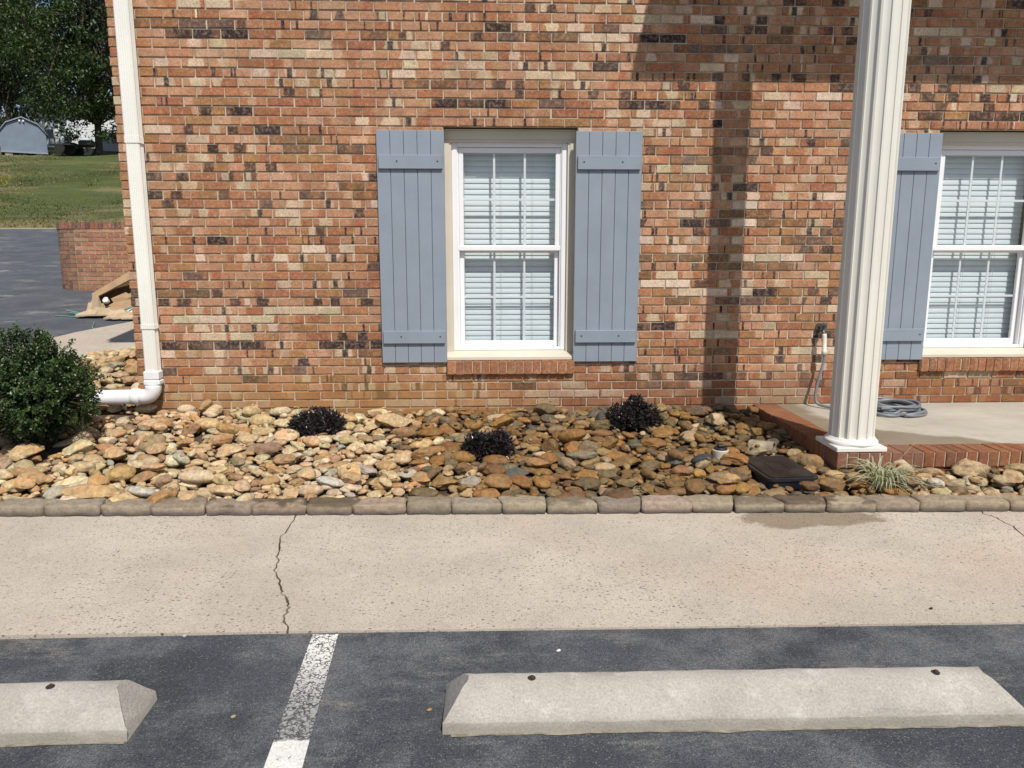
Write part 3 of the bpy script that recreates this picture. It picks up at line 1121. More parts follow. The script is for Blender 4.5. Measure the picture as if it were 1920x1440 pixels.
def spout(z0, z1, grow):
    """ribbed rectangular section"""
    x0, x1, y0, y1 = -2.606 - grow, -2.498 + grow, -.108 - grow, -.028
    pr = []
    n = 5
    pr.append((x0, y0 + .008)); pr.append((x0 + .008, y0))
    for i in range(n):
        a = x0 + .014 + (x1 - x0 - .028) * i / n
        b = x0 + .014 + (x1 - x0 - .028) * (i + 1) / n
        pr += [(a + .0005, y0), (a + .0025, y0 + .003), (b - .005, y0 + .003), (b - .003, y0)]
    pr += [(x1 - .008, y0), (x1, y0 + .008)]
    for i in range(4):
        a = y0 + .014 + (y1 - y0 - .02) * i / 4
        b = y0 + .014 + (y1 - y0 - .02) * (i + 1) / 4
        pr += [(x1, a + .001), (x1 - .003, a + .003), (x1 - .003, b - .003), (x1, b - .001)]
    pr += [(x1, y1), (x0, y1)]
    m = MB()
    m.prism(pr, z0, z1, axis=2)
    return m


cutz = [on_y(270, 268, -.1)[2], on_y(288, 617, -.1)[2]]
spout(cutz[0], 4.5, 0).build('pipe_section', M['spout'], ds)
spout(cutz[0] - .0, cutz[0] + .05, .0025).build('joint_collar', M['spout'], ds)
spout(cutz[1], cutz[0] - .001, -.0025).build('pipe_section', M['spout'], ds)
spout(cutz[1] - .0, cutz[1] + .035, .001).build('joint_collar', M['spout'], ds)
ez = .46
spout(ez + .01, cutz[1] - .001, -.0045).build('pipe_section', M['spout'], ds)
m = MB()
m.box(-2.611, -2.493, -.118, -.022, ez - .004, ez + .062, .008)
m.box(-2.615, -2.489, -.122, -.018, ez - .05, ez - .005, .012)
m.build('adapter', M['pvc'], ds)
R = .059
cx_, cy_, cz_ = -2.552, -.085, ez - .05
pts = [(cx_, cy_, cz_), (cx_, cy_, cz_ - .012)]
for a in np.linspace(0, pi / 2, 12):
    pts.append((cx_ - .075 + .075 * cos(a), cy_, cz_ - .015 - .075 * sin(a)))
pts.append((cx_ - .13, cy_, cz_ - .09))
m = MB()
m.tube(pts, R, 28)
m.build('elbow', M['pvc'], ds, smooth=True)
m = MB()
m.tube([(cx_ - .105, cy_, cz_ - .09), (cx_ - .108, cy_, cz_ - .09), (cx_ - .165, cy_, cz_ - .09), (cx_ - .168, cy_, cz_ - .09)], [R + .001, R + .005, R + .005, R + .001], 28)
m.build('coupling', M['pvc'], ds, smooth=True)
m = MB()
m.tube([(cx_ - .15, cy_, cz_ - .09), (cx_ - .8, cy_ - .01, cz_ - .10), (cx_ - 1.5, cy_ - .02, cz_ - .115)], R - .002, 28)
m.build('drain_pipe', M['pvc'], ds, smooth=True)

# porch
PZ0, PX0, PY0 = .205, 2.215, -1.531
porch = empty('porch', (3.5, -.8, 0), house, label='low concrete porch edged with a brick rowlock')
m = MB()
m.box(PX0 + .198, 7.0, PY0 + .198, -.002, -.1, PZ0 - .004)
m.build('floor_slab', M['porch'], porch)
m = MB()
m.box(PX0 + .006, 7.0, PY0 + .006, PY0 + .197, PZ0 - .099, PZ0 - .0045)
m.box(PX0 + .006, PX0 + .197, PY0 + .1972, -.003, PZ0 - .099, PZ0 - .0045)
m.box(PX0 + .018, 7.0, PY0 + .018, PY0 + .19, .0, PZ0 - .0995)
m.box(PX0 + .018, PX0 + .19, PY0 + .1905, -.003, .0, PZ0 - .0995)
m.build('edge_mortar', M['mortar'], porch)


def rowlock(a0, a1, axis, face, length, z0, z1, base):
    """brick on edge: width along axis a, reaching back from its outer face"""
    c = .003
    j = lambda q: random.uniform(-q, q)
    f = face + j(.003)
    zt = z1 + j(.002)
    if axis == 0:
        P = lambda a, d, z: (a, f + d, z)
    else:
        P = lambda a, d, z: (f + d, a, z)
    V = [P(a0 + c, 0, z0 + c), P(a1 - c, 0, z0 + c), P(a1 - c, 0, zt - c), P(a0 + c, 0, zt - c),
         P(a0, c, z0), P(a1, c, z0), P(a1 - j(.001), c, zt), P(a0 + j(.001), c, zt),
         P(a0, length, z0), P(a1, length, z0), P(a1, length, zt), P(a0, length, zt)]
    F = [(0, 1, 2, 3)]
    for i in range(4):
        k = (i + 1) % 4
        F += [(i + 4, k + 4, k, i), (i + 8, k + 8, k + 4, i + 4)]
    if axis == 1: F = [f_[::-1] for f_ in F]
    return V, F


PB = [(.35, .165, .08), (.32, .14, .068), (.29, .125, .062), (.37, .18, .085), (.20, .10, .065), (.33, .145, .09)]
x = PX0
i = 0
while x < 5.6:
    wet = x < PX0 + .5
    base = tone(random.choice([(.26, .145, .115), (.30, .15, .11), (.24, .15, .13)]) if wet else random.choice(PB), .1)
    V, F = rowlock(x + .0035, x + .0645, 0, PY0, .192, PZ0 - .097, PZ0, base)
    course_brick('edge_brick', V, F, porch, base)
    x += .0695
y = PY0 + .2
while y < -.05:
    base = tone(random.choice(PB), .1)
    V, F = rowlock(y + .0035, y + .0645, 1, PX0, .192, PZ0 - .097, PZ0, base)
    course_brick('edge_brick', V, F, porch, base)
    y += .0695
for (nm, ax) in (('f', 0), ('l', 1)):
    a, e = (PX0 + .02, 5.6) if ax == 0 else (PY0 + .03, -.02)
    while a < e:
        base = tone(random.choice(PB), .1)
        V, F = rowlock(a + .004, min(a + .198, e + .19), ax, (PY0 if ax == 0 else PX0) + .012, .10, PZ0 - .165, PZ0 - .106, base)
        course_brick('base_brick', V, F, porch, base)
        a += .2032

# column
CX, CY = 2.372, -1.372
colm = empty('column', (CX, CY, PZ0), house, label='tall cream fluted column standing on the porch corner')
NF, RC = 14, .137
pr = []
for i in range(NF):
    a0 = 2 * pi * i / NF + .05
    st = 2 * pi / NF
    for q, rr in ((0.0, RC), (.20, RC), (.225, RC - .007), (.36, RC - .0105), (.60, RC - .013), (.84, RC - .0105), (.975, RC - .007)):
        a = a0 + st * q
        pr.append((CX + rr * cos(a), CY + rr * sin(a)))
m = MB()
m.prism(pr, PZ0 + .062, PZ - .001, axis=2)
m.build('shaft', M['column'], colm)
m = MB()
m.lathe([(.147, PZ0 + .030), (.158, PZ0 + .034), (.163, PZ0 + .044), (.160, PZ0 + .054), (.152, PZ0 + .061), (.1445, PZ0 + .064), (.143, PZ0 + .074), (.13, PZ0 + .076)], (CX, CY), 48)
m.build('base_ring', M['plinth'], colm, smooth=True)
m = MB()
m.box(CX - .160, CX + .160, CY - .158, CY + .158, PZ0 + .003, PZ0 + .033, .004)
m.build('plinth', M['plinth'], colm)

# outdoor tap
TX, TZ = 2.727, .835
tap = empty('tap', (TX, -.03, TZ), house, label='outdoor tap in the brick wall beside the column')
m = MB()
m.cyl((TX, .01, TZ), (TX, -.06, TZ), .013, n=12)
m.cyl((TX, -.05, TZ + .005), (TX + .004, -.092, TZ - .045), .014, .013, n=12)
m.cyl((TX, .005, TZ), (TX, -.008, TZ), .03, n=16)
m.build('body', M['brass'], tap)
m = MB()
for q in range(8):
    a = 2 * pi * q / 8
    m.cyl((TX + .020 * cos(a), -.088, TZ + .012 + .020 * sin(a)), (TX + .020 * cos(a), -.078, TZ + .012 + .020 * sin(a)), .0105, n=10)
m.cyl((TX, -.09, TZ + .012), (TX, -.076, TZ + .012), .019, n=14)
m.build('handle', M['brass'], tap)
m = MB()
m.cyl((TX, -.102, TZ + .012), (TX, -.0901, TZ + .012), .009, n=10)
m.build('handle_nut', M['black'], tap)

# ------------------------------------------------------------------ hose
hose = empty('garden_hose', (3.15, -.3, PZ0), label='grey garden hose running from the wall tap to a coil on the porch', cat='hose')
HR = .0115
hz = PZ0 + HR - .003
A0 = np.array([TX + .006, -.094, TZ - .05])
p = [A0 + [.006, -.006, -.15], A0 + [.004, -.012, -.22], A0 + [-.02, -.02, -.32], A0 + [-.045, -.03, -.42], A0 + [-.055, -.04, -.50], A0 + [-.035, -.065, -.555],
     (2.80, -.27, hz + .004), (2.93, -.36, hz), (3.06, -.45, hz), (3.20, -.47, hz)]
HC = np.array([3.20, -.33])
rows = []
ph0 = -pi / 2
tt = 0
for turn in range(9):
    rr = .235 + random.uniform(-.035, .02) - .006 * turn
    ecx, ecy = HC + RNG.normal(0, .022, 2)
    for q in range(14):
        a = ph0 + 2 * pi * q / 14
        lay = turn // 3
        z = hz + lay * .021 + (turn % 3) * .004 + .008 * sin(2.3 * a + turn * 1.7) + .006
        rows.append((ecx + rr * 1.03 * cos(a) + .004 * (turn % 3), ecy + rr * .93 * sin(a), max(hz, z)))
p += rows
p += [(3.03, -.50, hz + .05), (3.10, -.46, hz + .045)]
m = MB()
m.tube(spline(p, 5), HR, 10)
m.build('tube', M['hose'], hose, smooth=True)
m = MB()
m.tube([A0 + [0, 0, .004], A0 + [.001, -.001, -.01], A0 + [.006, -.006, -.125], A0 + [.006, -.006, -.13], A0 + [.006, -.006, -.165]], [.016, .018, .0165, .020, .0195], 16)
m.build('connector', M['ivory'], hose, smooth=True)
m = MB()
m.tube(spline([(2.98, -.22, hz), (2.955, -.30, hz + .02), (2.98, -.40, hz + .01), (3.08, -.44, hz + .02)], 6), HR, 10)
m.build('loop', M['hose'], hose, smooth=True)

# ------------------------------------------------------------------ planting bed
def soil_z(X, Y):
    z = .012 + .135 * np.clip((Y + 1.98) / 1.98, 0, 1) + np.maximum(Y, 0) * .10
    return z + .035 * np.clip((-X - 1.2) / 1.6, 0, 1) * np.clip((Y + 1.6) / 1.6, 0, 1)


def bed_sheet_z(X, Y):
    inside = (X > -2.65) & (Y > .02)
    z = np.where(inside, -.05, soil_z(X, Y) - .01)
    return np.where(Y < SW_B(X) + .09, -.05, z)


sheet('soil', np.linspace(-5.4, 6.0, 96), np.linspace(-2.08, 2.2, 60), bed_sheet_z, M['soil'], kind='structure')

# edging pavers
EJ = [(-98, 22), (8, 18), (92, 119), (200, 205), (289, 309), (392, 394), (475, 491), (579, 579), (661, 675), (764, 763), (847, 847), (942, 936), (1023, 1023), (1121, 1110), (1201, 1201), (1297, 1279), (1375, 1375), (1472, 1454), (1548, 1546), (1644, 1622), (1725, 1714), (1813, 1787), (1896, 1883), (1985, 1950), (2070, 2050)]
ECOL = [(.37, .29, .205), (.40, .32, .235), (.335, .27, .20), (.385, .31, .23), (.305, .245, .185)]
EWET = {5: .9, 6: 1.0, 7: .9, 12: .6, 4: .5, 16: .7, 17: 1, 18: .9, 19: .3}


def paver(fx0, fx1, bx0, bx1, fy, by):
    nx, ny, nz = 12, 7, 5
    V, idx, F = [], {}, []
    hgt = .067 + random.uniform(-.005, .006)
    sd = random.random() * 50
    for i in range(nx + 1):
        for j in range(ny + 1):
            for k in range(nz + 1):
                if 0 < i < nx and 0 < j < ny and 0 < k < nz: continue
                u, v, w_ = i / nx, j / ny, k / nz
                # rounded block in unit space
                q = np.array([2 * u - 1, 2 * v - 1, 2 * w_ - 1])
                e = np.array([.92, .80, .66])
                cpt = np.clip(q, -e, e)
                dd = q - cpt
                L = np.linalg.norm(dd / (1 - e)) if np.any(dd != 0) else 0
                if L > 1: q = cpt + dd / L
                uu, vv, ww = (q[0] + 1) / 2, (q[1] + 1) / 2, (q[2] + 1) / 2
                xa = fx0 + (fx1 - fx0) * uu
                xb = bx0 + (bx1 - bx0) * uu
                x = xa + (xb - xa) * vv
                yy = fy(xa) + (by - 0) * vv
                z = WZ - .004 + hgt * ww
                nn = mnoise.noise_vector(Vector((x * 14, yy * 14, z * 14 + sd))) * .0085 + mnoise.noise_vector(Vector((x * 45, yy * 45, z * 45 + sd))) * .0046
                idx[i, j, k] = len(V)
                V.append((x + nn[0], yy + nn[1], z + nn[2]))
    def q4(a, b, c, d): F.append((idx[a], idx[b], idx[c], idx[d]))
    for i in range(nx):
        for j in range(ny):
            q4((i, j, 0), (i, j + 1, 0), (i + 1, j + 1, 0), (i + 1, j, 0))
            q4((i, j, nz), (i + 1, j, nz), (i + 1, j + 1, nz), (i, j + 1, nz))
        for k in range(nz):
            q4((i, 0, k), (i + 1, 0, k), (i + 1, 0, k + 1), (i, 0, k + 1))
            q4((i, ny, k), (i, ny, k + 1), (i + 1, ny, k + 1), (i + 1, ny, k))
    for j in range(ny):
        for k in range(nz):
            q4((0, j, k), (0, j, k + 1), (0, j + 1, k + 1), (0, j + 1, k))
            q4((nx, j, k), (nx, j + 1, k), (nx, j + 1, k + 1), (nx, j, k + 1))
    return V, F


ORD = ['first', 'second', 'third', 'fourth', 'fifth', 'sixth', 'seventh', 'eighth', 'ninth', 'tenth', 'eleventh', 'twelfth']
NE = len(EJ) - 1
visE = [i for i in range(NE) if EJ[i + 1][0] > 0 and EJ[i][0] < 1915]
for i in range(NE):
    f0, f1 = on_z(EJ[i][0], 961, WZ)[0], on_z(EJ[i + 1][0], 961, WZ)[0]
    b0, b1 = on_z(EJ[i][1], 931, .078)[0], on_z(EJ[i + 1][1], 931, .078)[0]
    g = .003
    V, F = paver(f0 + g, f1 - g, b0 + (b0 - f0) * .45 + g, b1 + (b1 - f1) * .45 - g, lambda x: SW_B(x) + .002 + .0, .135)
    k = visE.index(i) if i in visE else 0
    nrev = len(visE) - 1 - k
    if i not in visE: place = 'past the end of the porch bed'
    elif k < 12: place = ORD[k] + ' from the bush end of the row' if k else 'outermost at the bush end of the row'
    else: place = (ORD[nrev] + ' from the porch end of the row') if nrev else 'outermost at the porch end of the row'
    wet = EWET.get(i, 0)
    cn = ('damp dark brown' if wet > .55 else 'part damp brown' if wet > .2 else random.choice(['dry greyish brown', 'dry tan']))
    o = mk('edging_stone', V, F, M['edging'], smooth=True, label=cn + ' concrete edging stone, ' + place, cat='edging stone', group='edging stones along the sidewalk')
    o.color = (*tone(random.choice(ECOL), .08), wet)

# ---- river stones
def ico(sub):
    t_ = (1 + sqrt(5)) / 2
    v = [(-1, t_, 0), (1, t_, 0), (-1, -t_, 0), (1, -t_, 0), (0, -1, t_), (0, 1, t_), (0, -1, -t_), (0, 1, -t_), (t_, 0, -1), (t_, 0, 1), (-t_, 0, -1), (-t_, 0, 1)]
    v = [np.array(p) / np.linalg.norm(p) for p in v]
    f = [(0, 11, 5), (0, 5, 1), (0, 1, 7), (0, 7, 10), (0, 10, 11), (1, 5, 9), (5, 11, 4), (11, 10, 2), (10, 7, 6), (7, 1, 8), (3, 9, 4), (3, 4, 2), (3, 2, 6), (3, 6, 8), (3, 8, 9), (4, 9, 5), (2, 4, 11), (6, 2, 10), (8, 6, 7), (9, 8, 1)]
    for _ in range(sub):
        mid, nf = {}, []
        def md(a, b):
            k = (min(a, b), max(a, b))
            if k not in mid:
                p = v[a] + v[b]
                mid[k] = len(v)
                v.append(p / np.linalg.norm(p))
            return mid[k]
        for a, b, c in f:
            x, y, z = md(a, b), md(b, c), md(c, a)
            nf += [(a, x, z), (b, y, x), (c, z, y), (x, y, z)]
        f = nf
    return np.array(v), f


I1, F1 = ico(1)
I2, F2 = ico(2)
I3, F3 = ico(3)


def stone_shape(seed, angular, D):
    r = np.random.default_rng(seed)
    npl = (15, 13, 11)[angular]
    N = r.normal(size=(npl, 3))
    N /= np.linalg.norm(N, axis=1)[:, None]
    H = r.uniform(*((.78, 1.04), (.62, .98), (.50, .92))[angular], npl)
    d = D @ N.T
    with np.errstate(divide='ignore'):
        q = np.where(d > .05, H / np.maximum(d, .05), 9.0)
    q = np.minimum(q, 1.04)
    k = (9, 16, 34)[angular]
    q = np.concatenate([q, np.full((len(D), 1), 1.02)], 1)
    rad = -np.log(np.exp(-k * q).sum(1)) / k
    off = r.uniform(0, 50)
    amp = (.05, .08, .09)[angular]
    nz = np.array([mnoise.fractal(Vector(p * 2.6 + off), .9, 2.0, 3) for p in D])
    rad = rad * (1 + amp * nz)
    V = D * rad[:, None]
    V = V - (V.max(0) + V.min(0)) / 2
    ext = np.abs(V).max(0)
    return V / ext


KINDS = [(s + 40, (0, 1, 2, 1, 2, 1, 2)[s % 7]) for s in range(35)]
SH1 = [stone_shape(s, a, I1) for s, a in KINDS]
SH2 = [stone_shape(s, a, I2) for s, a in KINDS]
SH3 = [stone_shape(s, a, I3) for s, a in KINDS]
SM3 = []
for i, V in enumerate(SH3):
    me = bpy.data.meshes.new('river_stone')
    me.from_pydata(V.tolist(), [], F3)
    me.polygons.foreach_set('use_smooth', [True] * len(me.polygons))
    if KINDS[i][1] == 2:
        me.set_sharp_from_angle(angle=radians(26))
    me.materials.append(M['rock_o'])
    SM3.append(me)

# height field into which stones are dropped
GX0, GX1, GY0, GY1, GS = -4.7, 5.3, -2.06, 2.2, .0125
nxg, nyg = int((GX1 - GX0) / GS), int((GY1 - GY0) / GS)
gxs = GX0 + (np.arange(nxg) + .5) * GS
gys = GY0 + (np.arange(nyg) + .5) * GS
GXm, GYm = np.meshgrid(gxs, gys, indexing='ij')
Hm = soil_z(GXm, GYm)
BASE = Hm.copy()
stones = []

VB = dict(x=1.853, y=-1.43, rot=0)     # valve box centre (filled in below)
CAPP = on_z(1351, 843, .145)
obst = [(-2.95, -.86, .16), (-1.20, -.50, .12), (.042, -1.12, .105), (1.135, -.47, .125), (CAPP[0], CAPP[1], .047), (2.37, -1.80, .085)]


def bed_ok(x, y, r):
    if y > -.0 - r * .55 and x > -2.72 - r: return False
    if y < SW_B(x) + .10 + r * .25: return False
    if x > PX0 - r * .7 and y > PY0 - r * .6: return False
    if 1.70 - r * .3 < x < 2.035 + r * .3 and -1.71 - r * .3 < y < -1.20 + r * .3:
        return False
    for ox, oy, orr in obst:
        if (x - ox) ** 2 + (y - oy) ** 2 < (orr + r * .45) ** 2: return False
    if y > -.24 and x < -2.5 and y < 0: return r < .03
    if y > 0 and not (-3.75 - .1 * y < x < -2.75 and y < 2.12 + .35 * (x + 3.6)): return False
    return True


def drop(x, y, a, b, c, rz, kind, quant=.80, tilt=.6, lift=0.0):
    R_ = max(a, b)
    i0, i1 = int((x - R_ - GX0) / GS), int((x + R_ - GX0) / GS) + 1
    j0, j1 = int((y - R_ - GY0) / GS), int((y + R_ - GY0) / GS) + 1
    i0, j0 = max(i0, 0), max(j0, 0)
    i1, j1 = min(i1, nxg), min(j1, nyg)
    if i1 - i0 < 2 or j1 - j0 < 2: return None
    X, Y, H = GXm[i0:i1, j0:j1] - x, GYm[i0:i1, j0:j1] - y, Hm[i0:i1, j0:j1]
    u = (X * cos(rz) + Y * sin(rz)) / a
    v = (-X * sin(rz) + Y * cos(rz)) / b
    d2 = u * u + v * v
    ms_ = d2 < .92
    if ms_.sum() < 3: return None
    xs_, ys_, hs = X[ms_], Y[ms_], H[ms_]
    Am = np.stack([xs_, ys_, np.ones_like(xs_)], 1)
    sxy = np.linalg.lstsq(Am, hs, rcond=None)[0]
    gx, gy = np.clip(sxy[0] * tilt, -.55, .55), np.clip(sxy[1] * tilt, -.55, .55)
    th = c * np.sqrt(1 - d2[ms_])
    pl = gx * xs_ + gy * ys_
    z = np.quantile(hs + th - pl, quant) + lift
    top = z + th + pl
    H[ms_] = np.maximum(hs, top)
    stones.append(dict(x=x, y=y, z=z, a=a, b=b, c=c, rz=rz, gx=gx, gy=gy, kind=kind))
    return stones[-1]


DRY = [((.47, .35, .20), 'tan'), ((.52, .41, .255), 'cream'), ((.43, .305, .165), 'tan'), ((.54, .455, .31), 'cream'), ((.37, .24, .12), 'light brown'), ((.28, .17, .085), 'brown'), ((.42, .255, .11), 'orange-tan'), ((.36, .325, .25), 'grey'), ((.25, .175, .105), 'brown')]
DW = [24, 19, 21, 10, 12, 7, 6, 4, 5]
WETC = [((.20, .115, .045), 'brown'), ((.245, .135, .042), 'rust-brown'), ((.165, .115, .055), 'olive-brown'), ((.135, .108, .065), 'olive-grey'), ((.29, .19, .085), 'golden tan'), ((.15, .082, .036), 'dark brown'), ((.30, .16, .05), 'orange-brown'), ((.10, .095, .08), 'dark grey'), ((.34, .25, .14), 'pale tan')]
WW = [24, 19, 14, 9, 15, 7, 8, 2, 6]


def dampness(x, y):
    if x > 2.45: return .35
    return float(np.clip((x + .70 + .28 * (y + 1.0)) / .70, 0, 1))


def colour(s):
    d = dampness(s['x'], s['y'])
    if random.random() < d * .985:
        c, nm = random.choices(WETC, WW)[0]
        s['wet'] = .75
    else:
        c, nm = random.choices(DRY, DW)[0]
        s['wet'] = 0.0
        if s['x'] > -.2:
            c = tuple(q * .82 for q in c)
    s['col'], s['cn'] = tone(c if s['wet'] else [min(.75, q * 1.10) for q in c], .15), nm


def size():
    r = random.random()
    if r < .50: L = random.uniform(.021, .037)
    elif r < .87: L = random.uniform(.037, .059)
    else: L = random.uniform(.059, .096)
    return L, L * random.uniform(.46, .84), L * random.uniform(.27, .54)


def fill(n, x0, x1, y0, y1, cand=7, big=1.0):
    cnt = tries = 0
    while cnt < n and tries < n * 6:
        tries += 1
        a, b, c = [q * big for q in size()]
        best = None
        for _ in range(cand):
            x, y = random.uniform(x0, x1), random.uniform(y0, y1)
            if not bed_ok(x, y, a): continue
            i, j = int((x - GX0) / GS), int((y - GY0) / GS)
            k = max(2, int(a * .6 / GS))
            h = (Hm - BASE)[max(0, i - k):i + k + 1, max(0, j - k):j + k + 1].mean()
            if best is None or h < best[0]: best = (h, x, y)
        if best is None: continue
        kd = random.randrange(len(KINDS))
        s = drop(best[1], best[2], a, b, c, random.gauss(0, .7) if random.random() < .6 else random.uniform(0, pi), kd, quant=.70)
        if s:
            colour(s)
            cnt += 1


fill(1850, -4.3, 2.25, -2.0, -.01, 8, 1.05)
fill(460, 2.2, 5.0, -2.1, -1.5, 8, 1.02)
fill(260, -4.0, -2.72, 0, 2.1, 8, 1.3)
fill(520, -4.3, 2.25, -2.0, -.01, 3, 1.15)
fill(45, 2.2, 5.0, -2.1, -1.5, 3, 1.15)

def grit(n, x0, x1, y0, y1):
    for _ in range(n):
        x, y = random.uniform(x0, x1), random.uniform(y0, y1)
        L = random.uniform(.009, .019)
        if not bed_ok(x, y, L): continue
        s = drop(x, y, L, L * random.uniform(.6, .9), L * random.uniform(.4, .6), random.uniform(0, pi), random.randrange(len(KINDS)), quant=.5)
        if s:
            colour(s)
            s['grit'] = True


grit(900, -3.6, 2.25, -2.0, -.02)
grit(160, 2.2, 4.6, -2.05, -1.5)

# prominent stones, where the photo shows them: pixel centre, pixel size, colour, angular, wet
HERO = [(740, 797, 78, 36, (.50, .36, .20), 1, 0, 'pale tan'), (935, 786, 56, 24, (.46, .34, .22), 0, 0, 'pinkish tan'), (620, 903, 58, 24, (.48, .46, .40), 0, 0, 'pale grey'), (68, 893, 66, 40, (.44, .29, .15), 1, 0, 'brown'), (156, 881, 46, 30, (.52, .40, .24), 0, 0, 'pale tan'),
        (172, 922, 120, 34, (.48, .33, .17), 1, 0, 'tan'), (197, 846, 42, 24, (.42, .24, .12), 0, 0, 'orange-brown'), (124, 836, 52, 18, (.50, .40, .25), 0, 0, 'long pale'), (266, 919, 56, 24, (.47, .44, .36), 0, 0, 'grey'), (307, 905, 36, 26, (.33, .225, .15), 0, 0, 'round brown'),
        (372, 905, 80, 32, (.56, .44, .29), 0, 0, 'cream'), (1316, 870, 48, 26, (.045, .05, .055), 0, .8, 'smooth black'), (1311, 889, 28, 20, (.36, .20, .05), 0, .6, 'yellow'), (1276, 886, 42, 28, (.26, .13, .06), 1, .6, 'reddish'), (1346, 797, 38, 32, (.50, .37, .22), 1, 0, 'whitish tan'),
        (1470, 818, 34, 24, (.16, .12, .075), 0, .7, 'round brown'), (1132, 874, 50, 24, (.42, .33, .20), 0, .3, 'pale oval'), (1156, 853, 54, 24, (.30, .155, .05), 0, .7, 'orange-brown'), (1092, 861, 64, 22, (.22, .19, .13), 0, .6, 'long olive-grey'), (935, 920, 58, 36, (.29, .16, .06), 0, .7, 'rust-brown'),
        (870, 884, 36, 34, (.20, .12, .055), 1, .7, 'dark brown'), (803, 857, 72, 28, (.30, .17, .07), 1, .5, 'rust-brown'), (1366, 918, 48, 30, (.45, .29, .13), 1, 0, 'cream-orange'), (1452, 921, 62, 18, (.27, .19, .10), 0, .5, 'flat brown'), (1690, 884, 48, 44, (.52, .44, .29), 0, 0, 'large cream'),
        (1812, 886, 56, 38, (.48, .35, .20), 1, 0, 'large tan'), (1598, 905, 30, 24, (.30, .235, .12), 0, .3, 'olive'), (1566, 896, 46, 24, (.46, .34, .17), 0, 0, 'cream tan'), (1755, 908, 36, 22, (.52, .49, .42), 1, 0, 'whitish grey'), (1350, 898, 56, 26, (.24, .18, .10), 0, .6, 'olive-brown'),
        (1900, 892, 52, 36, (.46, .32, .18), 1, 0, 'angular tan'), (575, 893, 44, 30, (.50, .36, .20), 1, 0, 'angular tan'), (1105, 838, 46, 26, (.21, .15, .085), 1, .7, 'brown'), (1010, 870, 60, 28, (.31, .17, .07), 1, .6, 'orange-brown'), (660, 905, 44, 26, (.45, .30, .16), 1, 0, 'brown'),
        (640, 826, 40, 22, (.52, .42, .26), 0, 0, 'cream'), (350, 775, 36, 24, (.58, .50, .36), 0, 0, 'round cream'), (372, 756, 30, 26, (.46, .31, .16), 1, 0, 'brown'), (302, 757, 44, 20, (.47, .36, .21), 0, 0, 'tan'), (275, 770, 46, 24, (.56, .46, .30), 0, 0, 'cream')]
for (px, py, pw, ph, c, ang_, wt, nm) in HERO:
    pw, ph = pw * .92, ph * .95
    z = .10
    for _ in range(4):
        q = on_z(px, py, z)
        i, j = int(np.clip((q[0] - GX0) / GS, 0, nxg - 1)), int(np.clip((q[1] - GY0) / GS, 0, nyg - 1))
        z = .5 * z + .5 * (Hm[i, j] + .01)
    dist = (q - CAM) @ _f
    a = pw * dist / FPX / 2
    hgt = ph * dist / FPX
    c_ = hgt * .40
    b = min(a * .9, max(hgt * .62, a * .5))
    kd = random.choice([i for i, k_ in enumerate(KINDS) if (k_[1] == 2 if ang_ else k_[1] < 2)])
    hy = max(q[1], SW_B(q[0]) + .13 + b * .85)
    s = drop(q[0], hy, a, b, c_, random.gauss(0, .15), kd, quant=.5, tilt=.4)
    if s:
        s['col'], s['cn'], s['wet'], s['hero'] = c, nm, wt, True

# which stones show, and how large: splat their surfaces into a small depth buffer
W_, H_ = 960, 720


def stone_matrix(s):
    up = Vector((-s['gx'], -s['gy'], 1)).normalized()
    xax = Vector((cos(s['rz']), sin(s['rz']), 0))
    xax = (xax - up * xax.dot(up)).normalized()
    yax = up.cross(xax)
    return Matrix((xax, yax, up)).transposed()


pts, ids = [], []
for n_, s in enumerate(stones):
    R3 = np.array(stone_matrix(s))
    V = (SH2[s['kind']] * np.array([s['a'], s['b'], s['c']])) @ R3.T + np.array([s['x'], s['y'], s['z']])
    s['R'] = R3
    fc = V[np.array(F2)].mean(1)
    pts += [V, fc]
    ids.append(np.full(len(V) + len(fc), n_))
pts = np.concatenate(pts)
ids = np.concatenate(ids)
occ = []
for (ox, oy, oz, r1, r2) in ((-2.95, -.86, .52, .42, .40), (-1.20, -.46, .26, .2, .1), (.042, -1.10, .2, .2, .1), (1.135, -.44, .28, .22, .12), (CX, CY, .6, .14, .5)):
    g = RNG.normal(size=(9000, 3))
    g /= np.linalg.norm(g, axis=1)[:, None]
    occ.append(g * [r1, r1, r2] + [ox, oy, oz])
occ = np.concatenate(occ)
allp = np.concatenate([pts, occ])
alli = np.concatenate([ids, np.full(len(occ), -1)])
rel = allp - CAM
dz = rel @ _f
px = ((960 + FPX * (rel @ _r) / dz) / 2).astype(int)
py = ((720 - FPX * (rel @ _u) / dz) / 2).astype(int)
ok = (px >= 0) & (px < W_) & (py >= 0) & (py < H_)
key = py[ok] * W_ + px[ok]
order = np.lexsort((dz[ok], key))
kk = key[order]
firsts = np.concatenate([[True], kk[1:] != kk[:-1]])
vis = alli[ok][order][firsts]
area = np.bincount(vis[vis >= 0], minlength=len(stones))
rank = np.argsort(-area)
chosen = [int(i) for i in rank[:300] if area[i] > 12]
for i, s in enumerate(stones):
    if s.get('hero') and i not in chosen and area[i] > 4: chosen.append(i)
chosen_set = set(chosen)

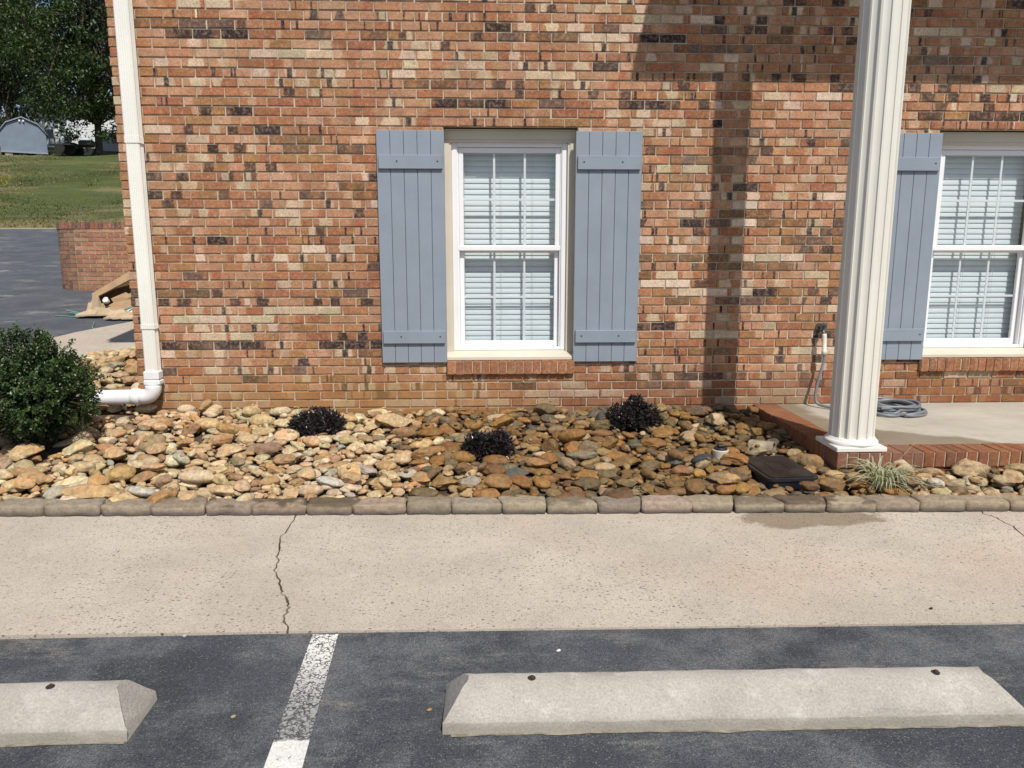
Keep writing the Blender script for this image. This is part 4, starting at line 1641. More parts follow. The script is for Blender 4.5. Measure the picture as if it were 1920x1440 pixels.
LM = [('the green bush', -2.95, -.86), ('the white drain pipe', -2.75, -.15), ('the spreading black plant', -1.20, -.46), ('the middle black plant', .042, -1.10), ('the tallest black plant', 1.135, -.44),
      ('the capped white pipe', 1.615, -1.10), ('the valve box', 1.853, -1.43), ('the striped grass', 2.39, -1.80), ('the porch corner', 2.2, -1.55), ('the window sill', .24, 0.), ('the first shutter', -.52, -.0), ('the second shutter', .99, 0.),
      ('the cracked walk edge', -1.05, -2.0), ('the column shadow', 1.94, -.05), ('the porch front', 3.2, -1.6), ('the house corner', -2.75, .6)]
lab = {}
for i in chosen:
    s = stones[i]
    l = min(LM, key=lambda q: (q[1] - s['x']) ** 2 + ((q[2] - s['y']) * 1.3) ** 2)
    dx, dy = s['x'] - l[1], s['y'] - l[2]
    if abs(dx) > abs(dy): rel_ = 'on porch side of' if dx > 0 else 'on bush side of'
    else: rel_ = 'behind' if dy > 0 else 'in front of'
    if l[0] in ('the green bush',) and 'bush' in rel_: rel_ = 'on outer side of'
    if l[0] in ('the porch corner', 'the porch front') and 'porch' in rel_: rel_ = 'along'
    if l[2] > -.2: rel_ = 'below' if abs(dy) > abs(dx) else rel_
    sz = 'large' if s['a'] > .085 else 'small' if s['a'] < .052 else 'medium'
    ang_ = 'angular' if KINDS[s['kind']][1] == 2 else 'rounded'
    cn = s['cn'] + (' damp' if s['wet'] > .5 else '')
    words_ = [w_ for w_ in cn.split() if w_ not in (sz, ang_)]
    s['lm'] = (sz, ' '.join(words_), ang_, rel_, l[0])
    lab.setdefault(s['lm'], []).append((dx * dx + dy * dy, i))
for kx, L in lab.items():
    L.sort()
    for n_, (_, i) in enumerate(L):
        o_ = '' if len(L) == 1 else ('nearest ' if n_ == 0 else (ORD[n_] if n_ < 12 else 'far') + ' nearest ')
        stones[i]['label'] = f"{o_}{kx[0]} {kx[1]} {kx[2]} stone {kx[3]} {kx[4]}"

for i in chosen:
    s = stones[i]
    o = bpy.data.objects.new('river_stone', SM3[s['kind']])
    o.matrix_world = Matrix.Translation((s['x'], s['y'], s['z'])) @ Matrix(s['R'].tolist()).to_4x4() @ Matrix.Diagonal((s['a'], s['b'], s['c'], 1))
    o.color = (*s['col'], s['wet'])
    col.objects.link(o)
    tag(o, s['label'], 'stone', 'river stones in the planting bed')

SV, SF, SC, off = [], [], [], 0
f1, f2 = np.array(F1), np.array(F2)
for i, s in enumerate(stones):
    if i in chosen_set: continue
    V = ((SH1 if s['a'] < .024 else SH2)[s['kind']] * np.array([s['a'], s['b'], s['c']])) @ s['R'].T + np.array([s['x'], s['y'], s['z']])
    SV.append(V)
    SF.append((f1 if s['a'] < .024 else f2) + off)
    SC.append(np.tile([*s['col'], s['wet']], (len(V), 1)))
    off += len(V)
mk('river_stones', np.concatenate(SV), np.concatenate(SF), M['rock_a'], attrs={'col': np.concatenate(SC)}, smooth=True, label='smaller tan and brown river stones filling the bed', cat='stones', kind='stuff')


def bed_h(x, y):
    i, j = int((x - GX0) / GS), int((y - GY0) / GS)
    return float(Hm[i, j])


# ------------------------------------------------------------------ plants
def leaves(name, P, D, N, L, Wd, cols, mat, parent, fold=.25, **k):
    """folded diamond leaves: P base points, D directions, N up normals"""
    P, D, N = np.asarray(P), np.asarray(D), np.asarray(N)
    D = D / np.linalg.norm(D, axis=1)[:, None]
    S = np.cross(D, N)
    S /= np.maximum(np.linalg.norm(S, axis=1)[:, None], 1e-6)
    U = np.cross(S, D)
    L, Wd = np.asarray(L)[:, None], np.asarray(Wd)[:, None]
    mid = P + D * L * .48 - U * L * fold * .15
    tip = P + D * L - U * L * .10
    V = np.stack([P, mid + S * Wd + U * Wd * fold, tip, mid - S * Wd + U * Wd * fold], 1).reshape(-1, 3)
    n = len(P)
    b = (np.arange(n) * 4)[:, None]
    F = np.concatenate([b + np.array([0, 1, 2]), b + np.array([0, 2, 3])], 0)
    C = np.repeat(np.concatenate([np.asarray(cols), np.ones((n, 1))], 1), 4, 0)
    return mk(name, V, F, mat, parent, attrs={'col': C}, **k)


def unit(n):
    g = RNG.normal(size=(n, 3))
    return g / np.linalg.norm(g, axis=1)[:, None]


# green bush by the downspout
bx, by_ = -3.02, -.86
bz = float(soil_z(np.array(bx), np.array(by_)))
bush = empty('green_bush', (bx, by_, bz), label='dense dark green evergreen bush in front of the downspout', cat='bush')
Pn, Dn, Nn, Cn = [], [], [], []
m = MB()
sprigs = []
for q in range(760):
    d = unit(1)[0]
    if d[2] < -.62: continue
    rad = np.array([.375, .37, .385]) * np.array([1 - .22 * max(0, d[2]), 1 - .22 * max(0, d[2]), 1]) * (1 + .26 * mnoise.noise(Vector(d * 2.6)) + random.uniform(-.22, .06) * (random.random() < .6))
    sprigs.append((np.array([bx, by_, bz + .395]) + d * rad, d))
for (tx, ty, tz) in ((-.06, -.05, .845), (.015, -.02, .80), (-.17, 0, .79), (.13, -.03, .765), (.24, -.02, .67), (.355, -.05, .55), (-.21, .02, .74), (.06, .05, .78), (.37, -.08, .40), (-.30, .0, .66), (.28, .06, .62)):
    for q in range(5):
        sprigs.append((np.array([bx + tx, by_ + ty, bz + tz - q * .028]) + RNG.normal(0, .012, 3), np.array([tx * .6, ty, .9])))
for c, d in sprigs:
    k = random.randint(20, 30)
    shade = random.uniform(.75, 1.25)
    ax = d / np.linalg.norm(d) + np.array([0, 0, .5]) + RNG.normal(0, .25, 3)
    ax /= np.linalg.norm(ax)
    ln = random.uniform(.05, .085)
    t_ = RNG.random(k)
    pp = c - ax * ln * .6 + ax * ln * t_[:, None] + RNG.normal(0, .008, (k, 3))
    dd = unit(k) * .95 + ax * .65
    Pn.append(pp); Dn.append(dd); Nn.append(np.tile(ax, (k, 1)) + RNG.normal(0, .3, (k, 3)))
    young = np.clip((t_ - .55) * 1.6, 0, 1)[:, None] * random.uniform(.2, 1)
    cc_ = (1 - young) * np.array([.027, .060, .015]) + young * np.array([.095, .155, .030])
    Cn.append(cc_ * shade * RNG.uniform(.75, 1.25, (k, 1)))
    m.tube([c - d / np.linalg.norm(d) * .14, c + ax * ln * .3], [.0028, .001], 4, caps=False)
Pn, Dn, Nn, Cn = map(np.concatenate, (Pn, Dn, Nn, Cn))
n = len(Pn)
leaves('foliage', Pn, Dn, Nn, RNG.uniform(.016, .027, n), RNG.uniform(.0048, .0078, n), Cn, M['leaf'], bush)
for q in range(26):
    d = unit(1)[0]
    d[2] = abs(d[2]) + .4
    d /= np.linalg.norm(d)
    m.tube(spline([(bx + random.uniform(-.05, .05), by_ + random.uniform(-.05, .05), bz - .03), np.array([bx, by_, bz + .15]) + d * .08, np.array([bx, by_, bz + .36]) + d * .27], 4), np.linspace(.009, .003, 9), 5)
m.build('stem', M['twig'], bush)
# inner leaves that keep the heart of the bush dark
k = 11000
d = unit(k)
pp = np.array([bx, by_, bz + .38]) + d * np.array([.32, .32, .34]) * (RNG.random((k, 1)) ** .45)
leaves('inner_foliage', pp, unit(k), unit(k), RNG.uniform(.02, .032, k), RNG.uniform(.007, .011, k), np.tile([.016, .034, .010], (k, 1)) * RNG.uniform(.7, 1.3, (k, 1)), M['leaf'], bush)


def black_plant(x, y, rx, rz_, label, nl, lobes):
    z0 = float(soil_z(np.array(x), np.array(y))) + .035
    p = empty('black_leaved_plant', (x, y, z0), label=label, cat='plant', group='black-leaved plants in the stones')
    P, D, N, C = [], [], [], []
    m = MB()
    for q in range(nl):
        lx, lr, lz = random.choice(lobes)
        d = unit(1)[0]
        d[2] = abs(d[2]) * 1.0 - .06
        d /= np.linalg.norm(d)
        rr = random.random() ** .35
        c = np.array([x + lx, y, z0 + .01]) + d * np.array([lr, lr * .95, lz]) * (.45 + .55 * rr)
        k = 5
        ax = d + np.array([0, 0, .15]) + RNG.normal(0, .3, 3)
        ax /= np.linalg.norm(ax)
        P.append(c + RNG.normal(0, .006, (k, 3)))
        D.append(ax * .85 + unit(k) * .75)
        N.append(np.tile([0, 0, 1.0], (k, 1)) + RNG.normal(0, .35, (k, 3)))
        b = random.choice([(.026, .021, .023), (.032, .023, .027), (.022, .024, .020), (.050, .024, .031), (.028, .036, .023)])
        C.append(np.tile(b, (k, 1)) * RNG.uniform(.7, 1.5, (k, 1)))
        if q % 9 == 0:
            m.tube(spline([(x + lx * .5, y, z0 - .05), np.array([x + lx * .8, y, z0 + .02]) + d * .05, c], 3), np.linspace(.004, .0015, 7), 4)
    P, D, N, C = map(np.concatenate, (P, D, N, C))
    n = len(P)
    leaves('foliage', P, D, N, RNG.uniform(.021, .036, n), RNG.uniform(.0048, .008, n), C, M['darkleaf'], p, fold=.35)
    m.build('stem', M['twig'], p)


black_plant(-1.205, -.50, .2, .15, 'low spreading black-leaved plant nearest the green bush', 900, [(0, .185, .135), (-.08, .135, .10), (.07, .135, .12), (0, .20, .08)])
black_plant(.042, -1.12, .2, .15, 'black-leaved plant nearest the edging stones, below the window', 850, [(-.07, .10, .14), (.065, .105, .15), (0, .13, .11)])
black_plant(1.135, -.47, .22, .18, 'tallest black-leaved plant, below the second shutter', 1050, [(-.08, .13, .15), (.08, .14, .155), (.02, .09, .215), (0, .19, .10)])

# striped grass at the porch corner
gxc, gyc = 2.37, -1.80
gz0 = float(soil_z(np.array(gxc), np.array(gyc))) + .03
tuft = empty('striped_grass', (gxc, gyc, gz0), label='tuft of cream-striped green grass at the porch corner', cat='grass tuft')


def blade(base, ang, reach, rise, wdt, m, cols):
    n = 7
    V, F, C = [], [], []
    d = np.array([cos(ang), sin(ang), 0])
    sd = np.array([-sin(ang), cos(ang), 0])
    for i in range(n + 1):
        t_ = i / n
        p = base + d * reach * t_ + np.array([0, 0, rise * (2.1 * t_ - 1.75 * t_ * t_)])
        wq = wdt * (1 - t_ ** 2.2) * (.55 + .45 * min(1, t_ * 4))
        for q, cc_ in ((-1, cols[1]), (-.45, cols[1]), (-.40, cols[0]), (.40, cols[0]), (.45, cols[1]), (1, cols[1])):
            V.append(p + sd * wq * q + np.array([0, 0, abs(q) * wq * .35]))
            C.append((*cc_, 1))
    for i in range(n):
        for j in range(5):
            a = i * 6 + j
            F.append((a, a + 1, a + 7, a + 6))
    return V, F, C


GV, GF, GC = [], [], []
for q in range(125):
    a = random.uniform(0, 2 * pi)
    b0 = np.array([gxc, gyc, gz0]) + np.append(RNG.normal(0, .028, 2), 0)
    green = tone((.07, .115, .035), .3)
    cream = tone((.62, .60, .42), .1)
    cols = (green, cream) if random.random() < .85 else ((.50, .46, .28), (.58, .54, .36))
    V, F, C = blade(b0, a, random.uniform(.08, .30), random.uniform(.11, .26), random.uniform(.0036, .0066), None, cols)
    o = len(GV)
    GV += V; GC += C
    GF += [tuple(i + o for i in f) for f in F]
mk('blades', GV, GF, M['blade'], tuft, attrs={'col': GC}, smooth=True)
m = MB()
m.tube(spline([(gxc + .02, gyc, gz0), (gxc + .07, gyc, gz0 + .15), (gxc + .17, gyc - .02, gz0 + .30)], 6), np.linspace(.0025, .0012, 13), 5)
m.tube(spline([(gxc - .02, gyc, gz0), (gxc - .12, gyc - .03, gz0 + .10), (gxc - .23, gyc - .05, gz0 + .02)], 6), np.linspace(.0022, .0012, 13), 5)
m.tube(spline([(gxc + .03, gyc, gz0), (gxc + .14, gyc - .04, gz0 + .11), (gxc + .24, gyc - .07, gz0 - .01)], 6), np.linspace(.0022, .0012, 13), 5)
m.build('dry_stalk', M['straw'], tuft)

# ------------------------------------------------------------------ small things in the bed
vb = empty('valve_box', (1.853, -1.44, .0), label='black plastic irrigation valve box with a dusty lid', cat='valve box')


def round_rect(x0, x1, y0, y1, r, n=6):
    o = []
    for cx_, cy_, a0 in ((x1 - r, y0 + r, -pi / 2), (x1 - r, y1 - r, 0), (x0 + r, y1 - r, pi / 2), (x0 + r, y0 + r, pi)):
        for i in range(n + 1):
            a = a0 + pi / 2 * i / n
            o.append((cx_ + r * cos(a), cy_ + r * sin(a)))
    return o


vz = .098
rotv = radians(3)
vx, vy = 1.868, -1.455


def vrot(poly): return [(vx + (x - vx) * cos(rotv) - (y - vy) * sin(rotv), vy + (x - vx) * sin(rotv) + (y - vy) * cos(rotv)) for x, y in poly]


x0, x1, y0, y1 = vx - .165, vx + .165, vy - .255, vy + .255
m = MB()
m.prism(vrot(round_rect(x0 + .008, x1 - .008, y0 + .008, y1 - .008, .045)), -.05, vz - .018, axis=2)
m.build('body', M['blueblack'], vb)
m = MB()
m.prism(vrot(round_rect(x0, x1, y0, y1, .05)), vz - .017, vz, axis=2)
m.build('rim', M['black'], vb)
m = MB()
m.prism(vrot(round_rect(x0 + .022, x1 - .022, y0 + .022, y1 - .022, .035)), vz - .01, vz + .006, axis=2)
m.build('lid', M['lid'], vb)
m = MB()
for (a, b, c, d) in ((-.055, .055, -.095, -.090), (-.055, .055, .085, .090), (-.055, -.050, -.09, .085), (.050, .055, -.09, .085)):
    m.prism(vrot([(vx + a, vy + c), (vx + b, vy + c), (vx + b, vy + d), (vx + a, vy + d)]), vz + .006, vz + .0085, axis=2)
m.build('lid_rib', M['black'], vb)
m = MB()
m.prism(vrot(round_rect(vx - .012, vx + .014, vy - .20, vy - .185, .006, 3)), vz + .006, vz + .008, axis=2)
m.build('lid_slot', M['black'], vb)

capc = (CAPP[0], CAPP[1])
cz = .148
co_ = empty('cleanout_pipe', (capc[0], capc[1], .05), label='short white drain cleanout with a black plug among the stones', cat='drain cleanout')
m = MB()
m.lathe([(.046, .03), (.047, cz - .05), (.053, cz - .004), (.051, cz), (.046, cz), (.046, cz - .012)], capc, 32)
m.build('pipe_collar', M['cap'], co_, smooth=False)
m = MB()
m.lathe([(.045, cz - .010), (.045, cz + .010), (.041, cz + .014), (.03, cz + .015)], capc, 28)
m.box(capc[0] - .022, capc[0] + .022, capc[1] - .022, capc[1] + .022, cz + .0145, cz + .034, .005)
m.build('plug', M['black'], co_)

q = on_z(1435, 836, .13)
ps = empty('pipe_stub', (q[0], q[1], .08), label='weathered pale pipe end with a dark opening below the porch edge', cat='pipe')
m = MB()
px0 = np.array([q[0] - .09, q[1] + .05, .112])
px1 = np.array([q[0] + .045, q[1] - .045, .120])
n = 20
d = (px1 - px0) / np.linalg.norm(px1 - px0)
a = np.cross(d, [0, 0, 1.0]); a /= np.linalg.norm(a)
b = np.cross(d, a)
V = []
for p_, r_ in ((px0, .05), (px1, .05), (px1, .043), (px0 + d * .02, .043)):
    V += [p_ + r_ * (cos(t2) * a + sin(t2) * b) for t2 in np.linspace(0, 2 * pi, n, endpoint=False)]
F = [(k2 * n + i, k2 * n + (i + 1) % n, (k2 + 1) * n + (i + 1) % n, (k2 + 1) * n + i) for k2 in range(3) for i in range(n)] + [tuple(range(n - 1, -1, -1))]
m.add(V, F)
m.build('pipe', M['pipe'], ps)
m = MB()
m.cyl(px0 + d * .021, px1 - d * .02, .0425, n=18)
m.build('bore_shade', M['black'], ps)  # black plug fills the bore, its shade painted as colour

# dry straw caught between stones
q = on_z(1190, 918, .1)
m = MB()
for i in range(34):
    a = random.uniform(0, 2 * pi)
    c = np.array([q[0] + random.gauss(0, .035), q[1] + random.gauss(0, .02), bed_h(q[0], q[1]) + random.uniform(-.012, .012)])
    dd = np.array([cos(a), sin(a) * .6, random.uniform(-.2, .5)]) * random.uniform(.015, .04)
    m.tube([c - dd, c + RNG.normal(0, .003, 3), c + dd], .0009, 4)
m.build('straw_wisp', M['straw'], label='wisp of dry straw caught between stones by the edging', cat='straw')

# ------------------------------------------------------------------ wheel stops
def wheel_stop(x0, x1, yc, label, pins, slope=0.0):
    s = empty('wheel_stop', ((x0 + x1) / 2, yc, 0), label=label, cat='wheel stop', group='concrete wheel stops')
    sec = [(-.112, .0), (-.106, .034), (-.098, .045), (-.055, .076), (-.012, .099), (.012, .106), (.045, .107), (.062, .100), (.092, .058), (.105, .036), (.112, .0)]
    st = []
    L = x1 - x0
    xs_ = [(0, .0), (.012, .012), (.03, .5), (.085, 1)]
    stations = []
    nmid = 46
    # ends: lower part full, top pulled in
    for e, (t_,) in ((0, (0,)),):
        pass
    V, F = [], []
    ring = len(sec)
    xs_list = [0.0] + ([.088] + list(np.linspace(.10, L - .10, nmid)) + [L - .088]) + [L]
    for n_, xo in enumerate(xs_list):
        for (yy, zz) in sec:
            x = x0 + xo
            y2, z2 = yy, zz
            if n_ == 0 or n_ == len(xs_list) - 1:
                f_ = zz / .107
                inn = .070 * max(0, zz - .036) / .072 + (.012 if zz > .104 else .002)
                x = x0 + inn if n_ == 0 else x1 - inn
                y2 = yy * .985
            jz = mnoise.noise(Vector((x * 9, yy * 30, zz * 30 + x0))) * .0022 + mnoise.noise(Vector((x * 41, yy * 60, zz * 60 + x0))) * .0016
            V.append((x, yc + y2 + slope * (x - x0) + jz, max(0, z2 + (jz if zz > 0 else 0)) + .001))
    for n_ in range(len(xs_list) - 1):
        for j in range(ring - 1):
            a = n_ * ring + j
            F.append((a, a + 1, a + ring + 1, a + ring)[::-1])
    F.append(tuple(range(ring)))
    F.append(tuple(range((len(xs_list) - 1) * ring, len(xs_list) * ring))[::-1])
    b_ = mk('body', V, F, M['stop'], s, smooth=True)
    b_.data.set_sharp_from_angle(angle=radians(21))
    for px_, py_ in pins:
        m = MB()
        m.cyl((px_, py_ + .012, .095), (px_, py_ + .012, .1085), .0135, n=16)
        m.build('dark_hole_disc', M['screw'], s)  # dark disc on the surface, painted as the shade of a hole
        m = MB()
        m.cyl((px_ + .002, py_ + .012, .1086), (px_ + .003, py_ + .012, .1145), .0075, .0065, n=12)
        m.build('steel_pin', M['rust'], s)
    return s


wheel_stop(-.128, 1.705, -3.842, 'whole concrete wheel stop with two rusty pins in front of the window', [(.155, -3.838), (1.47, -3.858)], -.0135)
wheel_stop(-2.90, -1.072, -3.838, 'concrete wheel stop cut off by the picture edge on the bush side', [(-1.362, -3.826), (-2.6, -3.826)], 0)
# thin line of washed sand along the front of the stops
m = MB()
for (xa, xb, yb_, sl_) in ((-.10, 1.69, -3.956, -.0135), (-2.8, -1.08, -3.952, 0)):
    n = 60
    xs_ = np.linspace(xa, xb, n)
    V = []
    for x in xs_:
        w_ = .003 + .012 * abs(mnoise.noise(Vector((x * 6, 3, yb_)))) + .006 * abs(mnoise.noise(Vector((x * 31, 5, yb_))))
        yy = yb_ + sl_ * (x - xa)
        V += [(x, yy + .012, .0035), (x, yy - max(w_, -.004), .0025)]
    m.add(V, [(2 * i, 2 * i + 1, 2 * i + 3, 2 * i + 2) for i in range(n - 1)])
M['sand'] = simple('washed_sand', (.24, .205, .15), .95, 20, .4, .6, 120, .004)
m.build('sand_drift', M['sand'], label='thin drift of washed sand along the foot of the wheel stops', cat='sand', kind='stuff')
# litter on the lot: pebbles and chips
PEB = [(1047, 1221, (.8, .8, .78), 'tiny white pebble on the asphalt behind the long wheel stop'), (805, 1332, (.42, .24, .10), 'small orange-brown pebble beside the long wheel stop'), (1745, 1142, (.03, .03, .03), 'small black chip on the concrete walk'), (438, 1345, (.32, .25, .16), 'tan chip on the asphalt beside the parking line'), (347, 1193, (.6, .55, .45), 'pale chip at the edge of the walk')]
for (a, b, c, lb) in PEB:
    q = on_z(a, b, .004 if b > 1190 else WZ)
    o = bpy.data.objects.new('pebble', SM3[2])
    o.location = q + np.array([0, 0, .003])
    o.scale = (.009, .007, .006)
    o.color = (*c, 0)
    col.objects.link(o)
    tag(o, lb, 'pebble')

# ------------------------------------------------------------------ beside the house: retaining wall, rubbish
rw = empty('retaining_wall', (-6.0, 6.5, .6), label='low curved brick retaining wall with a brick-on-edge cap', cat='wall')
RY, RXC, RR = 6.5, -6.33, .50


def rw_path(s):
    """plan path: straight run from the right, then a curve turning away"""
    L0 = 3.2
    if s < L0: return np.array([RXC + L0 - s, RY]), np.array([0, -1.0])
    a = (s - L0) / RR
    if a < pi / 2: return np.array([RXC - RR * sin(a), RY + RR - RR * cos(a)]), np.array([-sin(a), -cos(a)])
    return np.array([RXC - RR, RY + RR + (a - pi / 2) * RR]), np.array([-1.0, 0])


def bent_brick(s0, s1, z0, z1, depth, proud=0.0):
    V = []
    for dd_ in (0, depth):
        for s in (s0, s1):
            p_, n_ = rw_path(s)
            q_ = p_ + n_ * (proud - dd_)
            V += [(q_[0], q_[1], z0), (q_[0], q_[1], z1)]
    F = [(0, 1, 3, 2), (4, 6, 7, 5), (0, 2, 6, 4), (1, 5, 7, 3), (0, 4, 5, 1), (2, 3, 7, 6)]
    return V, F


V_, F_, A_ = [], [], {k: [] for k in ('buv', 'col', 'pa', 'ca', 'pb', 'cb')}
zt = 1.852
ztop = zt - .105
for k in range(19):
    z1 = ztop - k * CP
    z0 = z1 - CP + .013
    s = -.1 if k % 2 else 0
    while s < 5.6:
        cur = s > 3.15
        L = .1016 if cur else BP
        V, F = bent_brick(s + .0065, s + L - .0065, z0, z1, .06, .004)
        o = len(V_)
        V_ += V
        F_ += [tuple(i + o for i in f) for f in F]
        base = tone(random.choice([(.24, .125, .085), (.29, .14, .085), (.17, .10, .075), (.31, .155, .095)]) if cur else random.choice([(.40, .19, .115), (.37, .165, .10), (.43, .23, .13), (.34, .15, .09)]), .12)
        none = ((.5, 0, .5, .05), (0, 0, 0, 0))
        for kx, vv in (('buv', (.5, .5, random.random(), 1)), ('col', (*base, 1)), ('pa', none[0]), ('ca', none[1]), ('pb', none[0]), ('cb', none[1])):
            A_[kx] += [vv] * 8
        s += L
mk('brickwork', V_, F_, M['brick'], rw, attrs=A_, kind='stuff')
s = 0
while s < 5.5:
    V, F = bent_brick(s + .004, s + .064, zt - .1, zt + random.uniform(-.002, .002), .19, .012)
    base = tone(random.choice([(.33, .13, .08), (.28, .11, .07), (.16, .08, .065), (.30, .14, .09)]), .12)
    none = ((.5, 0, .5, .05), (0, 0, 0, 0))
    mk('cap_brick', V, F, M['brick'], rw, attrs={'buv': [(.5, .5, .5, 1)] * 8, 'col': [(*base, 1)] * 8, 'pa': [none[0]] * 8, 'ca': [none[1]] * 8, 'pb': [none[0]] * 8, 'cb': [none[1]] * 8})
    WL_o = bpy.data.objects[-1] if False else None
    s += .068
for o in [o for o in col.objects if o.name.startswith('cap_brick') and o.parent is None]:
    o.location = np.array(o.location) - WL[rw.name]
    o.parent = rw
V_, F_ = [], []
ss = np.linspace(0, 5.6, 60)
for s in ss:
    p_, n_ = rw_path(s)
    for dd_ in (.004, .18):
        q_ = p_ - n_ * dd_
        V_ += [(q_[0], q_[1], .2), (q_[0], q_[1], zt - .008)]
for i in range(len(ss) - 1):
    a, b = i * 4, (i + 1) * 4
    F_ += [(a, a + 1, b + 1, b), (a + 2, b + 2, b + 3, a + 3), (a + 1, a + 3, b + 3, b + 1)]
mk('mortar_core', V_, F_, M['mortar'], rw)

# rubbish by the wall: open carton, kraft bags, strapping, scraps
def gz(x, y): return float(.2 + .09 * y)


def at(px_, py_, Y): return on_y(px_, py_, Y)


bxp = empty('cardboard_box', (-4.6, 4.75, gz(-4.6, 4.75)), label='flattened open brown cardboard box leaning by the house corner', cat='box')


def panel(name, P, th, mat, parent):
    """a thick card panel through four points"""
    P = [np.array(p_, float) for p_ in P]
    nrm = np.cross(P[1] - P[0], P[3] - P[0])
    nrm /= np.linalg.norm(nrm)
    V = P + [p_ + nrm * th for p_ in P]
    F = [(3, 2, 1, 0), (4, 5, 6, 7)] + [(i, (i + 1) % 4, (i + 1) % 4 + 4, i + 4) for i in range(4)]
    return mk(name, V, F, mat, parent)


panel('flap', [at(174, 552, 4.7), at(176, 562, 4.62), at(262, 517, 4.7), at(262, 500, 4.8)], .02, M['card'], bxp)
panel('side', [at(178, 556, 4.72), at(186, 588, 4.72), at(262, 590, 4.95), at(262, 515, 4.95)], .012, M['cardshade'], bxp)
panel('side', [at(190, 580, 4.55), at(193, 588, 4.5), at(262, 580, 4.5), at(262, 562, 4.6)], .014, M['card'], bxp)
panel('front_flap', [at(186, 592, 4.35), at(190, 597, 4.3), at(244, 586, 4.3), at(240, 577, 4.4)], .008, M['card'], bxp)
panel('torn_flap', [at(208, 560, 4.66), at(216, 572, 4.64), at(250, 556, 4.66), at(236, 548, 4.74)], .006, M['card'], bxp)
panel('inner_flap', [at(204, 573, 4.62), at(206, 578, 4.6), at(262, 563, 4.62), at(262, 540, 4.82)], .008, M['card'], bxp)


def crumple(name, cx_, cy_, w_, d_, h_, seed, mat, label, cat):
    nx, ny = 9, 6
    V, F = [], []
    z0 = gz(cx_, cy_) + .02
    for j in range(ny + 1):
        for i in range(nx + 1):
            u, v = i / nx - .5, j / ny - .5
            rj = np.random.default_rng(int(seed * 10) + i * 31 + j * 7).uniform(-1, 1, 3)
            env = .15 + .85 * max(0, (1 - (2 * u) ** 4)) * max(0, (1 - (2 * v) ** 4))
            V.append((cx_ + u * w_ + rj[0] * w_ * .05, cy_ + v * d_ + rj[1] * d_ * .07, z0 + env * h_ * (.55 + .50 * rj[2]) + .01))
    nb = len(V)
    V += [(x, y, z - .02) for x, y, z in V]
    for j in range(ny):
        for i in range(nx):
            a = j * (nx + 1) + i
            F.append((a, a + 1, a + nx + 2, a + nx + 1))
            F.append((a + nb + nx + 1, a + nb + nx + 2, a + nb + 1, a + nb))
    rim = [i for i in range(nx + 1)] + [j * (nx + 1) + nx for j in range(1, ny + 1)] + [ny * (nx + 1) + i for i in range(nx - 1, -1, -1)] + [j * (nx + 1) for j in range(ny - 1, 0, -1)]
    for a, b in zip(rim, rim[1:] + rim[:1]):
        F.append((b, a, a + nb, b + nb))
    return mk(name, V, F, mat, label=label, cat=cat)


q = at(180, 575, 4.45)
crumple('paper_bag', q[0], q[1], .20, .13, .21, 3.1, M['paper'], 'upright crumpled kraft paper bag beside the cardboard box', 'paper bag')
q = at(205, 600, 4.2)
crumple('paper_bag', q[0], 4.15, .62, .30, .10, 8.3, M['paper'], 'long flattened kraft paper bag in front of the cardboard box', 'paper bag')
q = at(235, 598, 3.95)
crumple('paper_bag', q[0], 3.95, .45, .25, .07, 5.9, M['paper'], 'torn kraft paper sheet nearest the house corner', 'paper bag')
straps = empty('plastic_strapping', at(190, 590, 4.2), label='loops of green plastic strapping lying over the paper bags', cat='strapping')
for (pts_, r_) in (([(125, 582, 4.3), (160, 588, 4.25), (205, 588, 4.2), (252, 575, 4.2)], .011), ([(130, 586, 4.25), (170, 593, 4.2), (200, 592, 4.2), (252, 573, 4.25)], .009), ([(178, 617, 3.7), (176, 632, 3.3), (200, 630, 3.35), (252, 630, 3.35)], .008), ([(105, 600, 4.2), (140, 607, 4.1), (155, 607, 4.1), (172, 597, 4.2)], .008)):
    m = MB()
    m.tube(spline([np.maximum(at(*p_), [-99, -99, gz(0, p_[2]) + .01]) for p_ in pts_], 6), r_, 5)
    m.build('strap', M['strap'], straps)
for (a, b, Y_, lb) in ((199, 563, 4.5, 'white foam scrap inside the cardboard box'), (246, 583, 4.3, 'white foam scrap against the house corner')):
    q = at(a, b, Y_)
    o = bpy.data.objects.new('foam_scrap', SM3[4])
    mm = SM3[4].copy()
    mm.materials.clear()
    mm.materials.append(M['whitepaper'])
    o.data = mm
    o.location = q
    o.scale = (.045, .04, .045)
    col.objects.link(o)
    tag(o, lb, 'scrap')

# ------------------------------------------------------------------ far behind: shed, house, machines, trees
def lz(x, y): return float(lawn_z(np.array(x), np.array(y)))


SY = 43.9
shed = empty('garden_shed', (-27.9, SY, lz(-27.9, SY)), label='blue-grey gambrel-roofed garden shed on concrete blocks', cat='shed')
sx0, sx1, sz0 = -29.05, -26.6, 7.18
pr = [(sx0, sz0), (sx1, sz0), (sx1, 8.30), (sx1 - .42, 8.80), ((sx0 + sx1) / 2, 9.16), (sx0 + .42, 8.80), (sx0, 8.30)]
m = MB()
m.prism(pr, SY, SY + 3.2)
m.build('wall', M['shed'], shed)
m = MB()
rp = [(sx1 + .08, 8.24), (sx1 - .40, 8.84), ((sx0 + sx1) / 2, 9.20), (sx0 + .40, 8.84), (sx0 - .08, 8.24)]
rp2 = [(x, z + .07) for x, z in rp]
m.prism(rp + rp2[::-1], SY - .12, SY + 3.3)
m.build('roof', M['shed_trim'], shed)
m = MB()
m.box(sx0 - .02, sx1 + .02, SY - .04, SY - .001, sz0 - .06, sz0 + .03)
m.build('skid', M['shed_trim'], shed)
